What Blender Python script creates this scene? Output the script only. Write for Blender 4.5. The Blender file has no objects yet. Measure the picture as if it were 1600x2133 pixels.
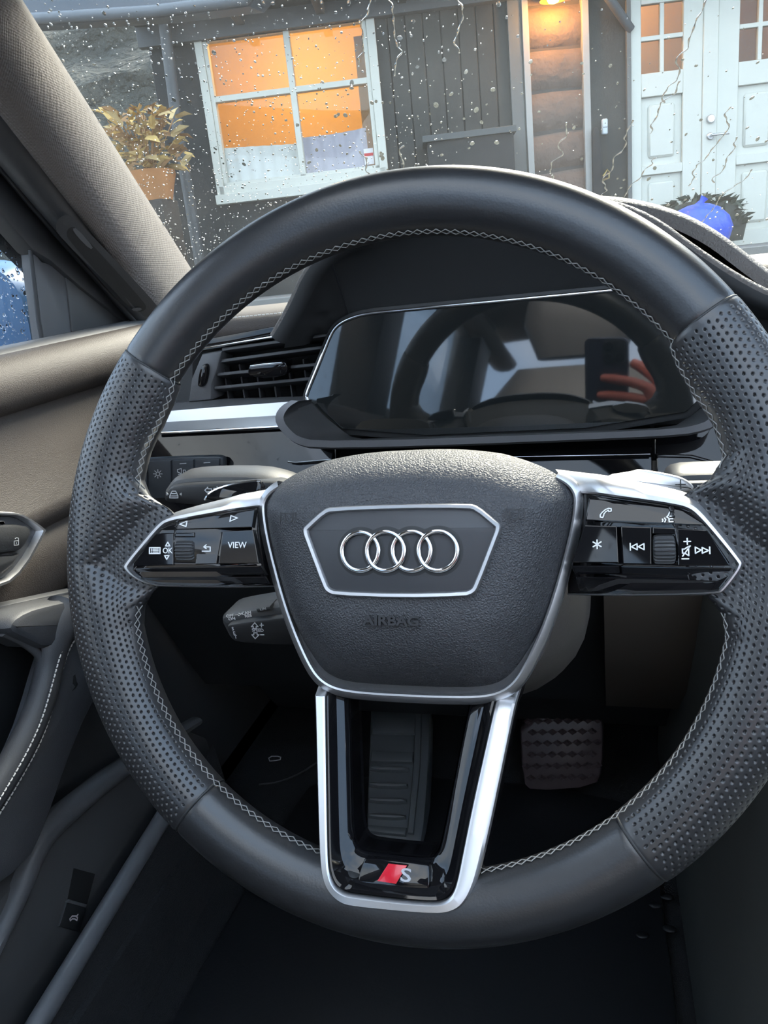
import bpy, bmesh, math, random
import numpy as np
from math import sin, cos, pi, radians, atan2, hypot, sqrt
from mathutils import Vector, Matrix
random.seed(7); rng = np.random.default_rng(7)
scene = bpy.context.scene
COL = scene.collection

# ------------------------------------------------------------------ camera
CAM = np.array([0.093085, -0.340843, 1.07527])
YAW, PITCH, ROLL = radians(16.4133), radians(17.0), radians(-6.206)
FPX, CX, CY = 1600.0, 800.0, 1066.5
_f = np.array([-sin(YAW)*cos(PITCH), cos(YAW)*cos(PITCH), -sin(PITCH)])
_r0 = np.array([cos(YAW), sin(YAW), 0.0]); _u0 = np.cross(_r0, _f)
_r = cos(ROLL)*_r0 + sin(ROLL)*_u0
_u = -sin(ROLL)*_r0 + cos(ROLL)*_u0
cd = bpy.data.cameras.new('camera'); cam = bpy.data.objects.new('camera', cd); COL.objects.link(cam)
cd.sensor_fit = 'VERTICAL'; cd.sensor_height = 36.0; cd.lens = FPX/2133.0*36.0
cd.clip_start = 0.01; cd.clip_end = 400
_m = Matrix(((_r[0], _u[0], -_f[0], CAM[0]), (_r[1], _u[1], -_f[1], CAM[1]), (_r[2], _u[2], -_f[2], CAM[2]), (0, 0, 0, 1)))
cam.matrix_world = _m
scene.camera = cam

# ------------------------------------------------------------------ sky, sun, exposure
scene.view_settings.view_transform = 'Standard'; scene.view_settings.look = 'None'
scene.view_settings.gamma = 1.0; scene.view_settings.use_curve_mapping = False
scene.view_settings.exposure = 1.85
scene.cycles.max_bounces = 7; scene.cycles.diffuse_bounces = 2; scene.cycles.glossy_bounces = 3
scene.cycles.transparent_max_bounces = 10; scene.cycles.transmission_bounces = 4
scene.cycles.caustics_reflective = False; scene.cycles.caustics_refractive = False
scene.cycles.use_denoising = True; scene.cycles.use_adaptive_sampling = True; scene.cycles.adaptive_threshold = .05; scene.cycles.adaptive_min_samples = 12; scene.cycles.sample_clamp_indirect = 6.0
wd = bpy.data.worlds.new('sky'); scene.world = wd; wd.use_nodes = True
nt = wd.node_tree; nt.nodes.clear()
o_ = nt.nodes.new('ShaderNodeOutputWorld'); bg = nt.nodes.new('ShaderNodeBackground')
tc = nt.nodes.new('ShaderNodeTexCoord'); nz = nt.nodes.new('ShaderNodeTexNoise'); rp = nt.nodes.new('ShaderNodeValToRGB')
nz.inputs['Scale'].default_value = 2.2; nz.inputs['Detail'].default_value = 5
rp.color_ramp.elements[0].position = 0.44; rp.color_ramp.elements[0].color = (0.40, 0.57, 0.82, 1)
rp.color_ramp.elements[1].position = 0.68; rp.color_ramp.elements[1].color = (0.95, 0.96, 0.97, 1)
nt.links.new(tc.outputs['Generated'], nz.inputs['Vector']); nt.links.new(nz.outputs['Fac'], rp.inputs['Fac'])
nt.links.new(rp.outputs['Color'], bg.inputs['Color']); nt.links.new(bg.outputs['Background'], o_.inputs['Surface'])
bg.inputs['Strength'].default_value = 1.4
sd = bpy.data.lights.new('sun', 'SUN'); sun = bpy.data.objects.new('sun', sd); COL.objects.link(sun)
sd.energy = 6.0; sd.angle = radians(32); sd.color = (1.0, 0.90, 0.76)
SUN_TO = Vector((0.16, 0.80, 0.66)).normalized()
sun.rotation_euler = SUN_TO.to_track_quat('Z', 'Y').to_euler()

# ------------------------------------------------------------------ helpers
def ray(x, y):
    d = _f*FPX + _r*(x-CX) - _u*(y-CY); return d/np.linalg.norm(d)
def on(x, y, n, p0):
    d = ray(x, y); n = np.array(n, float); return CAM + d*(((np.array(p0, float)-CAM) @ n)/(d @ n))
def atX(x, y, v): return on(x, y, (1, 0, 0), (v, 0, 0))
def atY(x, y, v): return on(x, y, (0, 1, 0), (0, v, 0))
def atZ(x, y, v): return on(x, y, (0, 0, 1), (0, 0, v))

MATS = {}
def mat(name, col=(.5, .5, .5), rough=.5, metal=0., spec=.5, bump=None, coat=0., var=0., varscale=30., sheen=0., emit=None, estr=0.):
    """bump: (kind, scale, strength, distance) ; kinds noise, grain, weave, brush"""
    if name in MATS: return MATS[name]
    m = bpy.data.materials.new(name); m.use_nodes = True; t = m.node_tree; b = t.nodes['Principled BSDF']
    b.inputs['Base Color'].default_value = (*col, 1); b.inputs['Roughness'].default_value = rough
    b.inputs['Metallic'].default_value = metal; b.inputs['Specular IOR Level'].default_value = spec
    b.inputs['Coat Weight'].default_value = coat; b.inputs['Coat Roughness'].default_value = 0.03
    b.inputs['Sheen Weight'].default_value = sheen
    if emit: b.inputs['Emission Color'].default_value = (*emit, 1); b.inputs['Emission Strength'].default_value = estr
    co = t.nodes.new('ShaderNodeTexCoord')
    n = t.nodes.new('ShaderNodeTexNoise'); n.inputs['Scale'].default_value = varscale; n.inputs['Detail'].default_value = 4
    t.links.new(co.outputs['Object'], n.inputs['Vector'])
    v = max(var, .04)
    mx = t.nodes.new('ShaderNodeMix'); mx.data_type = 'RGBA'; mx.blend_type = 'MIX'
    mx.inputs[6].default_value = tuple(c*(1-v) for c in col)+(1,); mx.inputs[7].default_value = tuple(min(1, c*(1+v)) for c in col)+(1,)
    t.links.new(n.outputs['Fac'], mx.inputs[0]); t.links.new(mx.outputs[2], b.inputs['Base Color'])
    if bump:
        kind, sc, st, ds = bump
        bp = t.nodes.new('ShaderNodeBump'); bp.inputs['Strength'].default_value = st; bp.inputs['Distance'].default_value = ds
        if kind == 'noise':
            h = t.nodes.new('ShaderNodeTexNoise'); h.inputs['Scale'].default_value = sc; h.inputs['Detail'].default_value = 3
            t.links.new(co.outputs['Object'], h.inputs['Vector']); out = h.outputs['Fac']
        elif kind == 'grain':
            w = t.nodes.new('ShaderNodeTexNoise'); w.inputs['Scale'].default_value = sc*.6; w.inputs['Detail'].default_value = 2
            t.links.new(co.outputs['Object'], w.inputs['Vector'])
            ad = t.nodes.new('ShaderNodeMixRGB'); ad.blend_type = 'ADD'; ad.inputs[0].default_value = 1.2/sc
            t.links.new(co.outputs['Object'], ad.inputs[1]); t.links.new(w.outputs['Color'], ad.inputs[2])
            h = t.nodes.new('ShaderNodeTexVoronoi'); h.feature = 'DISTANCE_TO_EDGE'; h.inputs['Scale'].default_value = sc
            t.links.new(ad.outputs[0], h.inputs['Vector'])
            mr = t.nodes.new('ShaderNodeMapRange'); mr.inputs[2].default_value = .22
            mr.inputs[2].default_value = .3
            t.links.new(h.outputs['Distance'], mr.inputs[0]); out = mr.outputs[0]
        elif kind == 'weave':
            h = t.nodes.new('ShaderNodeTexVoronoi'); h.inputs['Scale'].default_value = sc; h.inputs['Randomness'].default_value = .15
            t.links.new(co.outputs['Object'], h.inputs['Vector']); out = h.outputs['Distance']
        t.links.new(out, bp.inputs['Height']); t.links.new(bp.outputs['Normal'], b.inputs['Normal'])
    MATS[name] = m; return m
def glass_mat(name, tint, haze, ior=1.5):
    m = bpy.data.materials.new(name); m.use_nodes = True; t = m.node_tree; t.nodes.clear()
    o = t.nodes.new('ShaderNodeOutputMaterial'); tr = t.nodes.new('ShaderNodeBsdfTransparent'); gl = t.nodes.new('ShaderNodeBsdfGlossy')
    lw = t.nodes.new('ShaderNodeLayerWeight'); lw.inputs['Blend'].default_value = .5
    pw = t.nodes.new('ShaderNodeMath'); pw.operation = 'POWER'; pw.inputs[1].default_value = 5
    t.links.new(lw.outputs['Facing'], pw.inputs[0])
    fr = t.nodes.new('ShaderNodeMath'); fr.operation = 'MULTIPLY_ADD'; fr.inputs[1].default_value = .9; fr.inputs[2].default_value = .03
    t.links.new(pw.outputs[0], fr.inputs[0]); mx = t.nodes.new('ShaderNodeMixShader'); m2 = t.nodes.new('ShaderNodeMixShader'); tl = t.nodes.new('ShaderNodeBsdfTranslucent')
    nzz = t.nodes.new('ShaderNodeTexNoise'); nzz.inputs['Scale'].default_value = 9; nzz.inputs['Detail'].default_value = 4
    mr = t.nodes.new('ShaderNodeMapRange'); mr.inputs[1].default_value = .35; mr.inputs[2].default_value = .7; mr.inputs[3].default_value = haze*.6; mr.inputs[4].default_value = haze*1.4
    t.links.new(nzz.outputs['Fac'], mr.inputs[0])
    tr.inputs['Color'].default_value = (*tint, 1); gl.inputs['Roughness'].default_value = 0.0;
    tl.inputs['Color'].default_value = (.9, .93, .93, 1)
    t.links.new(fr.outputs[0], mx.inputs[0]); t.links.new(tr.outputs[0], mx.inputs[1]); t.links.new(gl.outputs[0], mx.inputs[2])
    t.links.new(mr.outputs[0], m2.inputs[0]); t.links.new(mx.outputs[0], m2.inputs[1]); t.links.new(tl.outputs[0], m2.inputs[2])
    t.links.new(m2.outputs[0], o.inputs['Surface']); MATS[name] = m; return m
def water_mat():
    m = bpy.data.materials.new('water'); m.use_nodes = True; t = m.node_tree; b = t.nodes['Principled BSDF']
    b.inputs['Base Color'].default_value = (1, 1, 1, 1); b.inputs['Roughness'].default_value = 0; b.inputs['IOR'].default_value = 1.33
    b.inputs['Transmission Weight'].default_value = 1.0; return m

LEATHER = mat('leather_smooth', (.018, .0185, .020),   .34, spec=.7, bump=('noise', 900, .12, .0006), var=.12, varscale=60)
PERF = mat('leather_perforated', (.022, .022, .0235), .34, spec=.7, bump=('noise', 700, .10, .0006), var=.1)
PAD = mat('airbag_plastic', (.040, .041, .045), .50, bump=('grain', 680, .42, .0007), var=.08)
PADFLAT = mat('airbag_flat', (.038, .039, .043), .5)
SILVER = mat('satin_silver', (.58, .58, .59), .40, 1.0, bump=('noise', 500, .02, .0005))
CHROME = mat('chrome', (.86, .86, .87), .10, 1.0)
GLOSS = mat('gloss_black', (.006, .006, .007), .035, spec=.45, coat=0.)
SCREEN = mat('display_glass', (.012, .014, .0145), .03, spec=.8, coat=.5)
DARK = mat('dark_plastic', (.016, .017, .018), .55, bump=('noise', 800, .15, .0005))
DARKGREY = mat('dark_grey_plastic', (.045, .046, .048), .5, bump=('noise', 900, .2, .0005))
GREY = mat('grey_plastic', (.105, .106, .110), .48, bump=('noise', 900, .2, .0005))
TAUPE = mat('taupe_leather', (.078, .065, .057), .6, spec=.3, bump=('grain', 560, .22, .0008), var=.12, varscale=14)
TAUPED = mat('taupe_dark', (.085, .076, .070), .6, bump=('noise', 600, .2, .0008))
FABRIC = mat('pillar_fabric', (.130, .111, .098), .9, bump=('weave', 450, .6, .0016), sheen=.2)
HEADLINER = mat('headliner', (.32, .30, .28), .9, bump=('noise', 500, .3, .001))
CARPET = mat('carpet', (.016, .017, .019), .95, bump=('noise', 700, .8, .002), var=.3)
RUBBER = mat('rubber', (.012, .013, .015), .45, bump=('noise', 300, .15, .001))
WHITE = mat('print_white', (.80, .80, .80), .5)
THREAD = mat('thread_grey', (.24, .235, .225), .7)
THREADW = mat('thread_white', (.75, .73, .70), .7)
SOFTGREY = mat('grey_leather', (.070, .072, .078), .45, bump=('grain', 950, .16, .0006), var=.1)
RED = mat('red_enamel', (.62, .012, .03), .2, coat=.4)
WATER = water_mat()

def setp(o, label=None, cat=None, group=None, kind=None):
    if label: o['label'] = label
    if cat: o['category'] = cat
    if group: o['group'] = group
    if kind: o['kind'] = kind
    return o
def empty(name, loc=(0, 0, 0), mw=None, **k):
    o = bpy.data.objects.new(name, None); COL.objects.link(o); o.empty_display_size = .02
    if mw is not None: o.matrix_world = mw
    else: o.location = loc
    return setp(o, **k)
def link(name, me, m, parent=None, **k):
    o = bpy.data.objects.new(name, me); COL.objects.link(o)
    if m and not me.materials: me.materials.append(m)
    if parent: o.parent = parent
    return setp(o, **k)
def finish(me, smooth=True, ang=35):
    if smooth:
        me.shade_smooth()
        me.set_sharp_from_angle(angle=radians(ang))
    return me
def mesh(name, V, Fc, m, parent=None, smooth=True, ang=35, recalc=True, **k):
    me = bpy.data.meshes.new(name); me.from_pydata([tuple(map(float, v)) for v in V], [], Fc)
    if recalc:
        bm = bmesh.new(); bm.from_mesh(me); bmesh.ops.recalc_face_normals(bm, faces=bm.faces); bm.to_mesh(me); bm.free()
    me.update(); finish(me, smooth, ang)
    return link(name, me, m, parent, **k)
def loft(name, rows, m, parent=None, closed=False, wrap=False, caps=False, **k):
    """rows: list of equal-length point lists; closed: each row is a loop; wrap: last row joins first"""
    n = len(rows[0]); V = [p for r in rows for p in r]; Fc = []
    R = len(rows)
    for i in range(R if wrap else R-1):
        a, b = i*n, ((i+1) % R)*n
        for j in range(n if closed else n-1):
            j2 = (j+1) % n
            Fc.append((a+j, a+j2, b+j2, b+j))
    if caps:
        Fc.append(tuple(range(n))); Fc.append(tuple((R-1)*n+j for j in range(n)))
    return mesh(name, V, Fc, m, parent, **k)
def gridmesh(name, P, m, parent=None, closed_m=False, ang=60, **k):
    n, mm = P.shape[:2]
    I = np.arange(n*mm).reshape(n, mm)
    if closed_m: I = np.concatenate([I, I[:, :1]], 1)
    q = np.stack([I[:-1, :-1], I[1:, :-1], I[1:, 1:], I[:-1, 1:]], -1).reshape(-1, 4)
    me = bpy.data.meshes.new(name); me.vertices.add(n*mm); me.vertices.foreach_set('co', P.reshape(-1).astype(np.float32))
    me.loops.add(q.size); me.loops.foreach_set('vertex_index', q.reshape(-1).astype(np.int32))
    me.polygons.add(len(q)); me.polygons.foreach_set('loop_start', np.arange(0, q.size, 4, dtype=np.int32))
    me.update(calc_edges=True); me.validate(); me.shade_smooth()
    return link(name, me, m, parent, **k)
def chaikin(p, it=2, closed=True):
    p = [np.array(q, float) for q in p]
    for _ in range(it):
        o = []; n = len(p)
        if not closed: o.append(p[0])
        for i in range(n if closed else n-1):
            a, b = p[i], p[(i+1) % n]; o += [a*.75+b*.25, a*.25+b*.75]
        if not closed: o.append(p[-1])
        p = o
    return p
def area2(p): return sum(p[i][0]*p[(i+1) % len(p)][1]-p[(i+1) % len(p)][0]*p[i][1] for i in range(len(p)))/2
def inset(p, d, closed=True):
    p = [np.array(q, float)[:2] for q in p]; s = 1 if area2(p) > 0 else -1; o = []; n = len(p)
    for i in range(n):
        a, b, c = p[i-1] if (closed or i) else p[i], p[i], p[(i+1) % n] if (closed or i < n-1) else p[i]
        t1, t2 = b-a, c-b
        t1 = t1/(np.linalg.norm(t1)+1e-12); t2 = t2/(np.linalg.norm(t2)+1e-12)
        n1, n2 = np.array([-t1[1], t1[0]])*s, np.array([-t2[1], t2[0]])*s
        if not closed and i == 0: n1 = n2
        if not closed and i == n-1: n2 = n1
        nn = n1+n2; l = np.linalg.norm(nn)
        nn = nn/l if l > 1e-9 else n1
        o.append(b+nn*d/max(.5, nn @ n1))
    return o
flat = lambda u, v: 0.0
def plate(name, outl, h0, h1, m, parent=None, wf=flat, bev=.0005, fr=None, **k):
    """solid plate over a 2D outline; wf(u,v) base height; fr maps (u,v,w) to 3D"""
    fr = fr or (lambda u, v, w: (u, v, w))
    rows = []
    for d, h in ((0, h0), (0, h1-bev), (bev*.35, h1-bev*.3), (bev, h1)):
        q = inset(outl, d) if d else [np.array(x, float)[:2] for x in outl]
        rows.append([fr(x[0], x[1], wf(x[0], x[1])+h) for x in q])
    return loft(name, rows, m, parent, closed=True, caps=True, **k)
def band(name, outer, inner, prof, m, parent=None, wf=flat, closed=True, fr=None, **k):
    """strip between matched outlines; prof: list of (t, height)"""
    fr = fr or (lambda u, v, w: (u, v, w)); rows = []
    for t, h in prof:
        r = []
        for a, b in zip(outer, inner):
            q = np.array(a)*(1-t)+np.array(b)*t; r.append(fr(q[0], q[1], wf(q[0], q[1])+h))
        rows.append(r)
    return loft(name, rows, m, parent, closed=closed, wrap=True, **k)
ROUND = [(0, 0), (0, .45), (.12, .8), (.35, 1), (.65, 1), (.88, .8), (1, .45), (1, 0)]
def rprof(h0, h1, t0=0., t1=1.): return [(t0+(t1-t0)*t, h0+(h1-h0)*h) for t, h in ROUND]
def tubeV(path, rad, seg=8, closed=False, caps=True, V=None, Fc=None, squash=None):
    V = [] if V is None else V; Fc = [] if Fc is None else Fc
    P = [np.array(p, float) for p in path]; n = len(P); b0 = len(V); ref = np.array([0.31, 0.22, .93])
    for i, p in enumerate(P):
        t = (P[(i+1) % n]-P[i-1]) if closed else (P[min(i+1, n-1)]-P[max(i-1, 0)])
        t = t/(np.linalg.norm(t)+1e-12); rf = ref if squash is None else np.array(squash[0], float)
        a = np.cross(t, rf); a = a/(np.linalg.norm(a)+1e-12); b = np.cross(a, t)
        r = rad[i] if hasattr(rad, '__len__') else rad
        ka, kb = (1, 1) if squash is None else (squash[1], squash[2])
        for j in range(seg):
            an = 2*pi*j/seg; V.append(p+a*(cos(an)*r*ka)+b*(sin(an)*r*kb))
    for i in range(n if closed else n-1):
        for j in range(seg):
            A, B = b0+i*seg, b0+((i+1) % n)*seg
            Fc.append((A+j, A+(j+1) % seg, B+(j+1) % seg, B+j))
    if caps and not closed:
        Fc.append(tuple(b0+j for j in range(seg))); Fc.append(tuple(b0+(n-1)*seg+j for j in range(seg)))
    return V, Fc
def tube(name, path, rad, m, parent=None, seg=8, closed=False, squash=None, **k):
    V, Fc = tubeV(path, rad, seg, closed, squash=squash); return mesh(name, V, Fc, m, parent, ang=60, **k)
def box(name, lo, hi, m, parent=None, bev=.002, seg=2, mw=None, **k):
    bm = bmesh.new(); bmesh.ops.create_cube(bm, size=1)
    lo, hi = np.array(lo, float), np.array(hi, float)
    for v in bm.verts: v.co = Vector((lo+hi)/2+np.array(v.co)*(hi-lo))
    if bev > 0: bmesh.ops.bevel(bm, geom=bm.edges[:], offset=min(bev, .45*float(min(abs(hi-lo)))), segments=seg, profile=.5, affect='EDGES')
    me = bpy.data.meshes.new(name); bm.to_mesh(me); bm.free(); finish(me, True, 40)
    o = link(name, me, m, parent, **k)
    if mw is not None: o.matrix_world = mw
    return o
def hexa(name, P8, m, parent=None, bev=.002, seg=2, **k):
    """box from 8 corners: 4 of one face then 4 of the opposite one"""
    bm = bmesh.new(); vs = [bm.verts.new(tuple(map(float, p))) for p in P8]
    for f in ((0, 1, 2, 3), (4, 5, 6, 7), (0, 1, 5, 4), (1, 2, 6, 5), (2, 3, 7, 6), (3, 0, 4, 7)): bm.faces.new([vs[i] for i in f])
    bmesh.ops.recalc_face_normals(bm, faces=bm.faces)
    if bev > 0: bmesh.ops.bevel(bm, geom=bm.edges[:], offset=bev, segments=seg, profile=.5, affect='EDGES')
    me = bpy.data.meshes.new(name); bm.to_mesh(me); bm.free(); finish(me, True, 40)
    return link(name, me, m, parent, **k)
def strokes(name, polys, wid, fr, m, parent=None, th=.00025, h=.0001, **k):
    """flat printed strokes; polys of (u,v); fr(u,v,w)->3D"""
    V, Fc = [], []
    for pl in polys:
        for a, b in zip(pl[:-1], pl[1:]):
            a, b = np.array(a, float), np.array(b, float); t = b-a; l = np.linalg.norm(t)
            if l < 1e-9: continue
            t /= l; nn = np.array([-t[1], t[0]])*wid/2; e = t*wid*.35
            c = [a-e+nn, a-e-nn, b+e-nn, b+e+nn]; i = len(V)
            V += [fr(q[0], q[1], h) for q in c]+[fr(q[0], q[1], h+th) for q in c]
            Fc += [(i+4, i+5, i+6, i+7), (i, i+1, i+5, i+4), (i+1, i+2, i+6, i+5), (i+2, i+3, i+7, i+6), (i+3, i, i+4, i+7)]
    return mesh(name, V, Fc, m, parent, smooth=False, recalc=False, **k)
def textmesh(name, s, size, m, parent=None, mw=None, ext=.0002, align='CENTER', sx=1., bold=0., **k):
    cu = bpy.data.curves.new(name, 'FONT'); cu.body = s; cu.size = size; cu.extrude = ext; cu.align_x = align; cu.align_y = 'CENTER'; cu.offset = bold
    cu.resolution_u = 3
    t = bpy.data.objects.new('tmp', cu); COL.objects.link(t)
    me = bpy.data.meshes.new_from_object(t); bpy.data.objects.remove(t); bpy.data.curves.remove(cu)
    for v in me.vertices: v.co.x *= sx
    me.materials.clear(); o = link(name, me, m, parent, **k)
    if mw is not None: o.matrix_local = mw
    return o
def frame_m(o, x, y):
    """matrix with origin o, x axis and approx y axis"""
    x = Vector(x).normalized(); z = x.cross(Vector(y)).normalized(); y = z.cross(x)
    return Matrix(((x[0], y[0], z[0], o[0]), (x[1], y[1], z[1], o[1]), (x[2], y[2], z[2], o[2]), (0, 0, 0, 1)))

# ================================================================== STEERING WHEEL
WC = np.array([0, 0, .95]); TAU = radians(21.8317)
wn = np.array([0, -cos(TAU), sin(TAU)]); wu = np.array([1., 0, 0]); wv = np.array([0, sin(TAU), cos(TAU)])
WM = Matrix(((wu[0], wv[0], wn[0], WC[0]), (wu[1], wv[1], wn[1], WC[1]), (wu[2], wv[2], wn[2], WC[2]), (0, 0, 0, 1)))
WB = np.stack([wu, wv, wn])
CL = WB @ (CAM-WC)
def wp(x, y, a=0., b=0., c=0.):
    d = WB @ ray(x, y); t = (a+b*CL[0]+c*CL[1]-CL[2])/(d[2]-b*d[0]-c*d[1]); p = CL+t*d; return np.array([p[0], p[1]])
def wps(pts, a=0., b=0., c=0.): return [wp(x, y, a, b, c) for x, y in pts]
wheel = empty('steering_wheel', mw=WM, label='black leather three-spoke steering wheel with silver trim and ringed emblem, filling the picture', cat='steering wheel')

R0, AO, BW = .1708, .0167, .0155
A_in = np.radians([-60, -51, -37, -25, -16, -12.5, -10, -8, 0, 7, 9, 11, 14, 20, 26, 31, 36, 50])
R_in = np.array([.1545, .1545, .1535, .152, .1505, .147, .140, .132, .126, .124, .131, .143, .1505, .1515, .1495, .150, .1535, .1545])
def spoke_w(u): return -.0347+.267*np.abs(u)
def rim(name, t0, t1, n, m, material, perf=False, extra=0.):
    th = np.radians(np.linspace(t0, t1, n)); ph = np.linspace(0, 2*pi, m, endpoint=False)
    if perf:
        t_ = np.linspace(0, 1, 150, endpoint=False)
        ph = np.concatenate([np.linspace(0, pi/2, 66, endpoint=False), pi/2+.6*np.arcsin(t_)+.4*t_*pi/2, np.linspace(pi, 2*pi, 34, endpoint=False)]); m = len(ph)
    T, Ph = np.meshgrid(th, ph, indexing='ij')
    al = np.arctan2(np.sin(T), np.abs(np.cos(T)))
    rin = np.interp(al, A_in, R_in) if perf else np.full_like(T, .1545)
    ain = R0-rin; c, s = np.cos(Ph), np.sin(Ph)
    def surf(T, c, s, ain, ex):
        x = np.where(c > 0, (AO+ex)*c, (ain+ex)*c)
        pw = np.where(c > 0, 1., 1.+np.clip(ain-.0185, 0, 1)*38)
        w = (BW+ex)*np.sign(s)*np.abs(s)**pw
        r = R0+x; U, V = r*np.cos(T), r*np.sin(T)
        if perf:
            au = np.abs(U)
            vt = np.interp(au, [.08, .134, .142, .152, .164], [.034, .021, .016, .004, -.009])
            vb = np.interp(au, [.08, .144, .154, .164], [-.026, -.023, -.018, -.010])
            out = np.maximum(np.maximum(V-vt, vb-V), 0)
            lim = spoke_w(U)+.0003+.48*out+.6*np.maximum(0, au-.161)
            kk = 480.; sm_ = -np.logaddexp(-kk*w, -kk*lim)/kk; w = np.where(s > 0, sm_, w)
        return np.stack([U, V, w], -1)
    P = surf(T, c, s, ain, extra)
    if perf:
        e = 1e-3
        dT = surf(T+e, c, s, ain, extra)-P; c2, s2 = np.cos(Ph+e), np.sin(Ph+e); dP = surf(T, c2, s2, ain, extra)-P
        N = np.cross(dT, dP); N /= np.linalg.norm(N, axis=2, keepdims=True)+1e-12
        N *= np.sign((N*(P-np.stack([R0*np.cos(T), R0*np.sin(T), 0*T], -1))).sum(2, keepdims=True))
        # distance across the section measured from the crest, rows of dimples staggered
        pg = np.linspace(0, pi/2, 200); xo = (AO*np.sin(pg)); so = np.concatenate([[0], np.cumsum(np.hypot(np.diff(AO*np.sin(pg)), np.diff(BW*np.cos(pg))))])
        ai = .0190; gi = np.linspace(0, pi*.42, 200); xi = ai*np.sin(gi); si = np.concatenate([[0], np.cumsum(np.hypot(np.diff(xi), np.diff(BW*np.cos(gi))))])
        xx = np.hypot(P[..., 0], P[..., 1])-R0
        So = np.interp(np.clip(Ph, -9, 9) if False else np.where(Ph < pi/2, pi/2-Ph, np.where(Ph > 3*pi/2, pi/2+(2*pi-Ph), 0)), np.concatenate([pg, pi/2+pg[1:]]), np.concatenate([so, so[-1]+np.cumsum(np.diff(so)[::-1])]))
        Sn = np.where(-xx < xi[-1], np.interp(-xx, xi, si), si[-1]+(-xx-xi[-1]))
        S = np.where((Ph < pi/2) | (Ph > 3*pi/2), So, -Sn)
        A = R0*T; pa, ps = .0034, .0030
        row = np.round(S/ps); A2 = A/pa+.5*(np.mod(row, 2)); ca = np.round(A2)
        dist = np.hypot((A2-ca)*pa, S-row*ps)
        edge = np.minimum(T-th.min(), th.max()-T)*R0
        dep = np.clip(1.25-dist/.00064, 0, 1); dep = dep*dep*(3-2*dep)
        dep *= (edge > .003)*(Ph < pi*1.12+0*Ph)*((rin < .146) | (np.abs(np.angle(np.exp(1j*(Ph-pi)))) > .42))
        lip = np.exp(-((edge-.0)/.0012)**2)*.0004
        P = P-N*(dep*.0012)[..., None]-N*lip[..., None]
    else:
        edge = np.minimum(T-th.min(), th.max()-T)*R0
        N = np.stack([np.cos(T)*c, np.sin(T)*c, s], -1); P = P-N*(np.exp(-(edge/.0012)**2)*.0006)[..., None]
    return gridmesh(name, P, material, wheel, closed_m=True)
rim('rim_leather', 35, 145, 260, 48, LEATHER)
rim('rim_leather', -129, -51, 180, 48, LEATHER)
rim('grip', 145, 231, 560, 240, PERF, True, .0004)
rim('grip', -51, 35, 560, 240, PERF, True, .0004)
for tj in (35, 145, -129, -51):
    t = radians(tj); pth = []
    for k in range(40):
        p = 2*pi*k/40; x = (AO*cos(p) if cos(p) > 0 else .0166*cos(p)); r = R0+x*.975
        pth.append((r*cos(t), r*sin(t), BW*.975*sin(p)))
    tube('seam', pth, .00075, DARK, wheel, seg=6, closed=True)
# cross stitching along the inner edge
V, Fc = [], []
def rinw(t):
    al = atan2(sin(t), abs(cos(t))); side = (-129 < math.degrees(t) < -51) or (35 < math.degrees(t) < 145)
    return .1545 if side else float(np.interp(al, A_in, R_in))
def sp_(t, ph):
    rin = rinw(t); ain = R0-rin+.0005; r = R0+cos(ph)*ain; return np.array([r*cos(t), r*sin(t), (BW+.0005)*sin(ph)])
NS = 204
for k in range(NS):
    t = -pi+2*pi*(k+.5)/NS; dg = math.degrees(t); al = math.degrees(atan2(sin(t), abs(cos(t)))); 
    if -13 < al < 13 or abs(dg+90) < 15: continue
    h = pi/NS
    for (ta, pa_, tb, pb_) in ((t-h, 2.84, t+h, 3.08), (t+h, 2.84, t-h, 3.08)):
        pts = []
        for q in range(4):
            f = q/3; p = sp_(ta+(tb-ta)*f, pa_+(pb_-pa_)*f); pts.append(p)
        tubeV(pts, .00027, 5, V=V, Fc=Fc)
mesh('stitching', V, Fc, THREAD, wheel, recalc=False, kind='stuff')

# ---- hub
half = [(0, 47.6), (22, 47.2), (41, 45.0), (60, 41.0), (74, 36.5), (82, 31.5), (86, 25), (86.2, 18), (84, 5), (80, -10), (74, -30), (67, -48), (59, -64), (53, -72), (45, -77), (34, -79.3), (15, -80), (0, -80)]
hub_out = [(x/1000, y/1000) for x, y in half]+[(-x/1000, y/1000) for x, y in half[-2:0:-1]]
hub_out = chaikin(hub_out, 2)
pad_out = [np.array((q[0], q[1]+.0065*min(1, max(0, (q[1]-.026)/.013)))) for q in inset(hub_out, .0045)]
def padh(u, v, s):
    h = -.021+.0262*(1-s**5.5)
    if v < -.036: h -= (-.036-v)*.22
    return h
cen = np.array([0, -.008]); rows = []
for s in (1.0, .995, .985, .97, .95, .92, .88, .83, .77, .70, .60, .48, .34, .18):
    r = []
    for q in pad_out:
        p = cen+(np.array(q)-cen)*s; r.append((p[0], p[1], padh(p[0], p[1], s)-(.004 if s == 1.0 else 0)))
    rows.append(r)
V = [p for r in rows for p in r]+[(0, -.008, .0052)]; n_ = len(pad_out); Fc = []
for i in range(len(rows)-1):
    for j in range(n_): Fc.append((i*n_+j, i*n_+(j+1) % n_, (i+1)*n_+(j+1) % n_, (i+1)*n_+j))
for j in range(n_): Fc.append(((len(rows)-1)*n_+j, (len(rows)-1)*n_+(j+1) % n_, len(V)-1))
pad = mesh('airbag_cover', V, Fc, PAD, wheel, ang=80)
# dark hub body behind
rows = []
for w, d in ((-.075, .022), (-.05, .012), (-.028, .001), (-.022, -.0002), (-.021, .002)):
    rows.append([(q[0], q[1]-(.0055 if q[1] > .036 else 0), w-(.004 if q[1] > .03 else 0)) for q in inset(hub_out, d)])
loft('hub_body', rows, DARKGREY, wheel, closed=True, caps=True)
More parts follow.
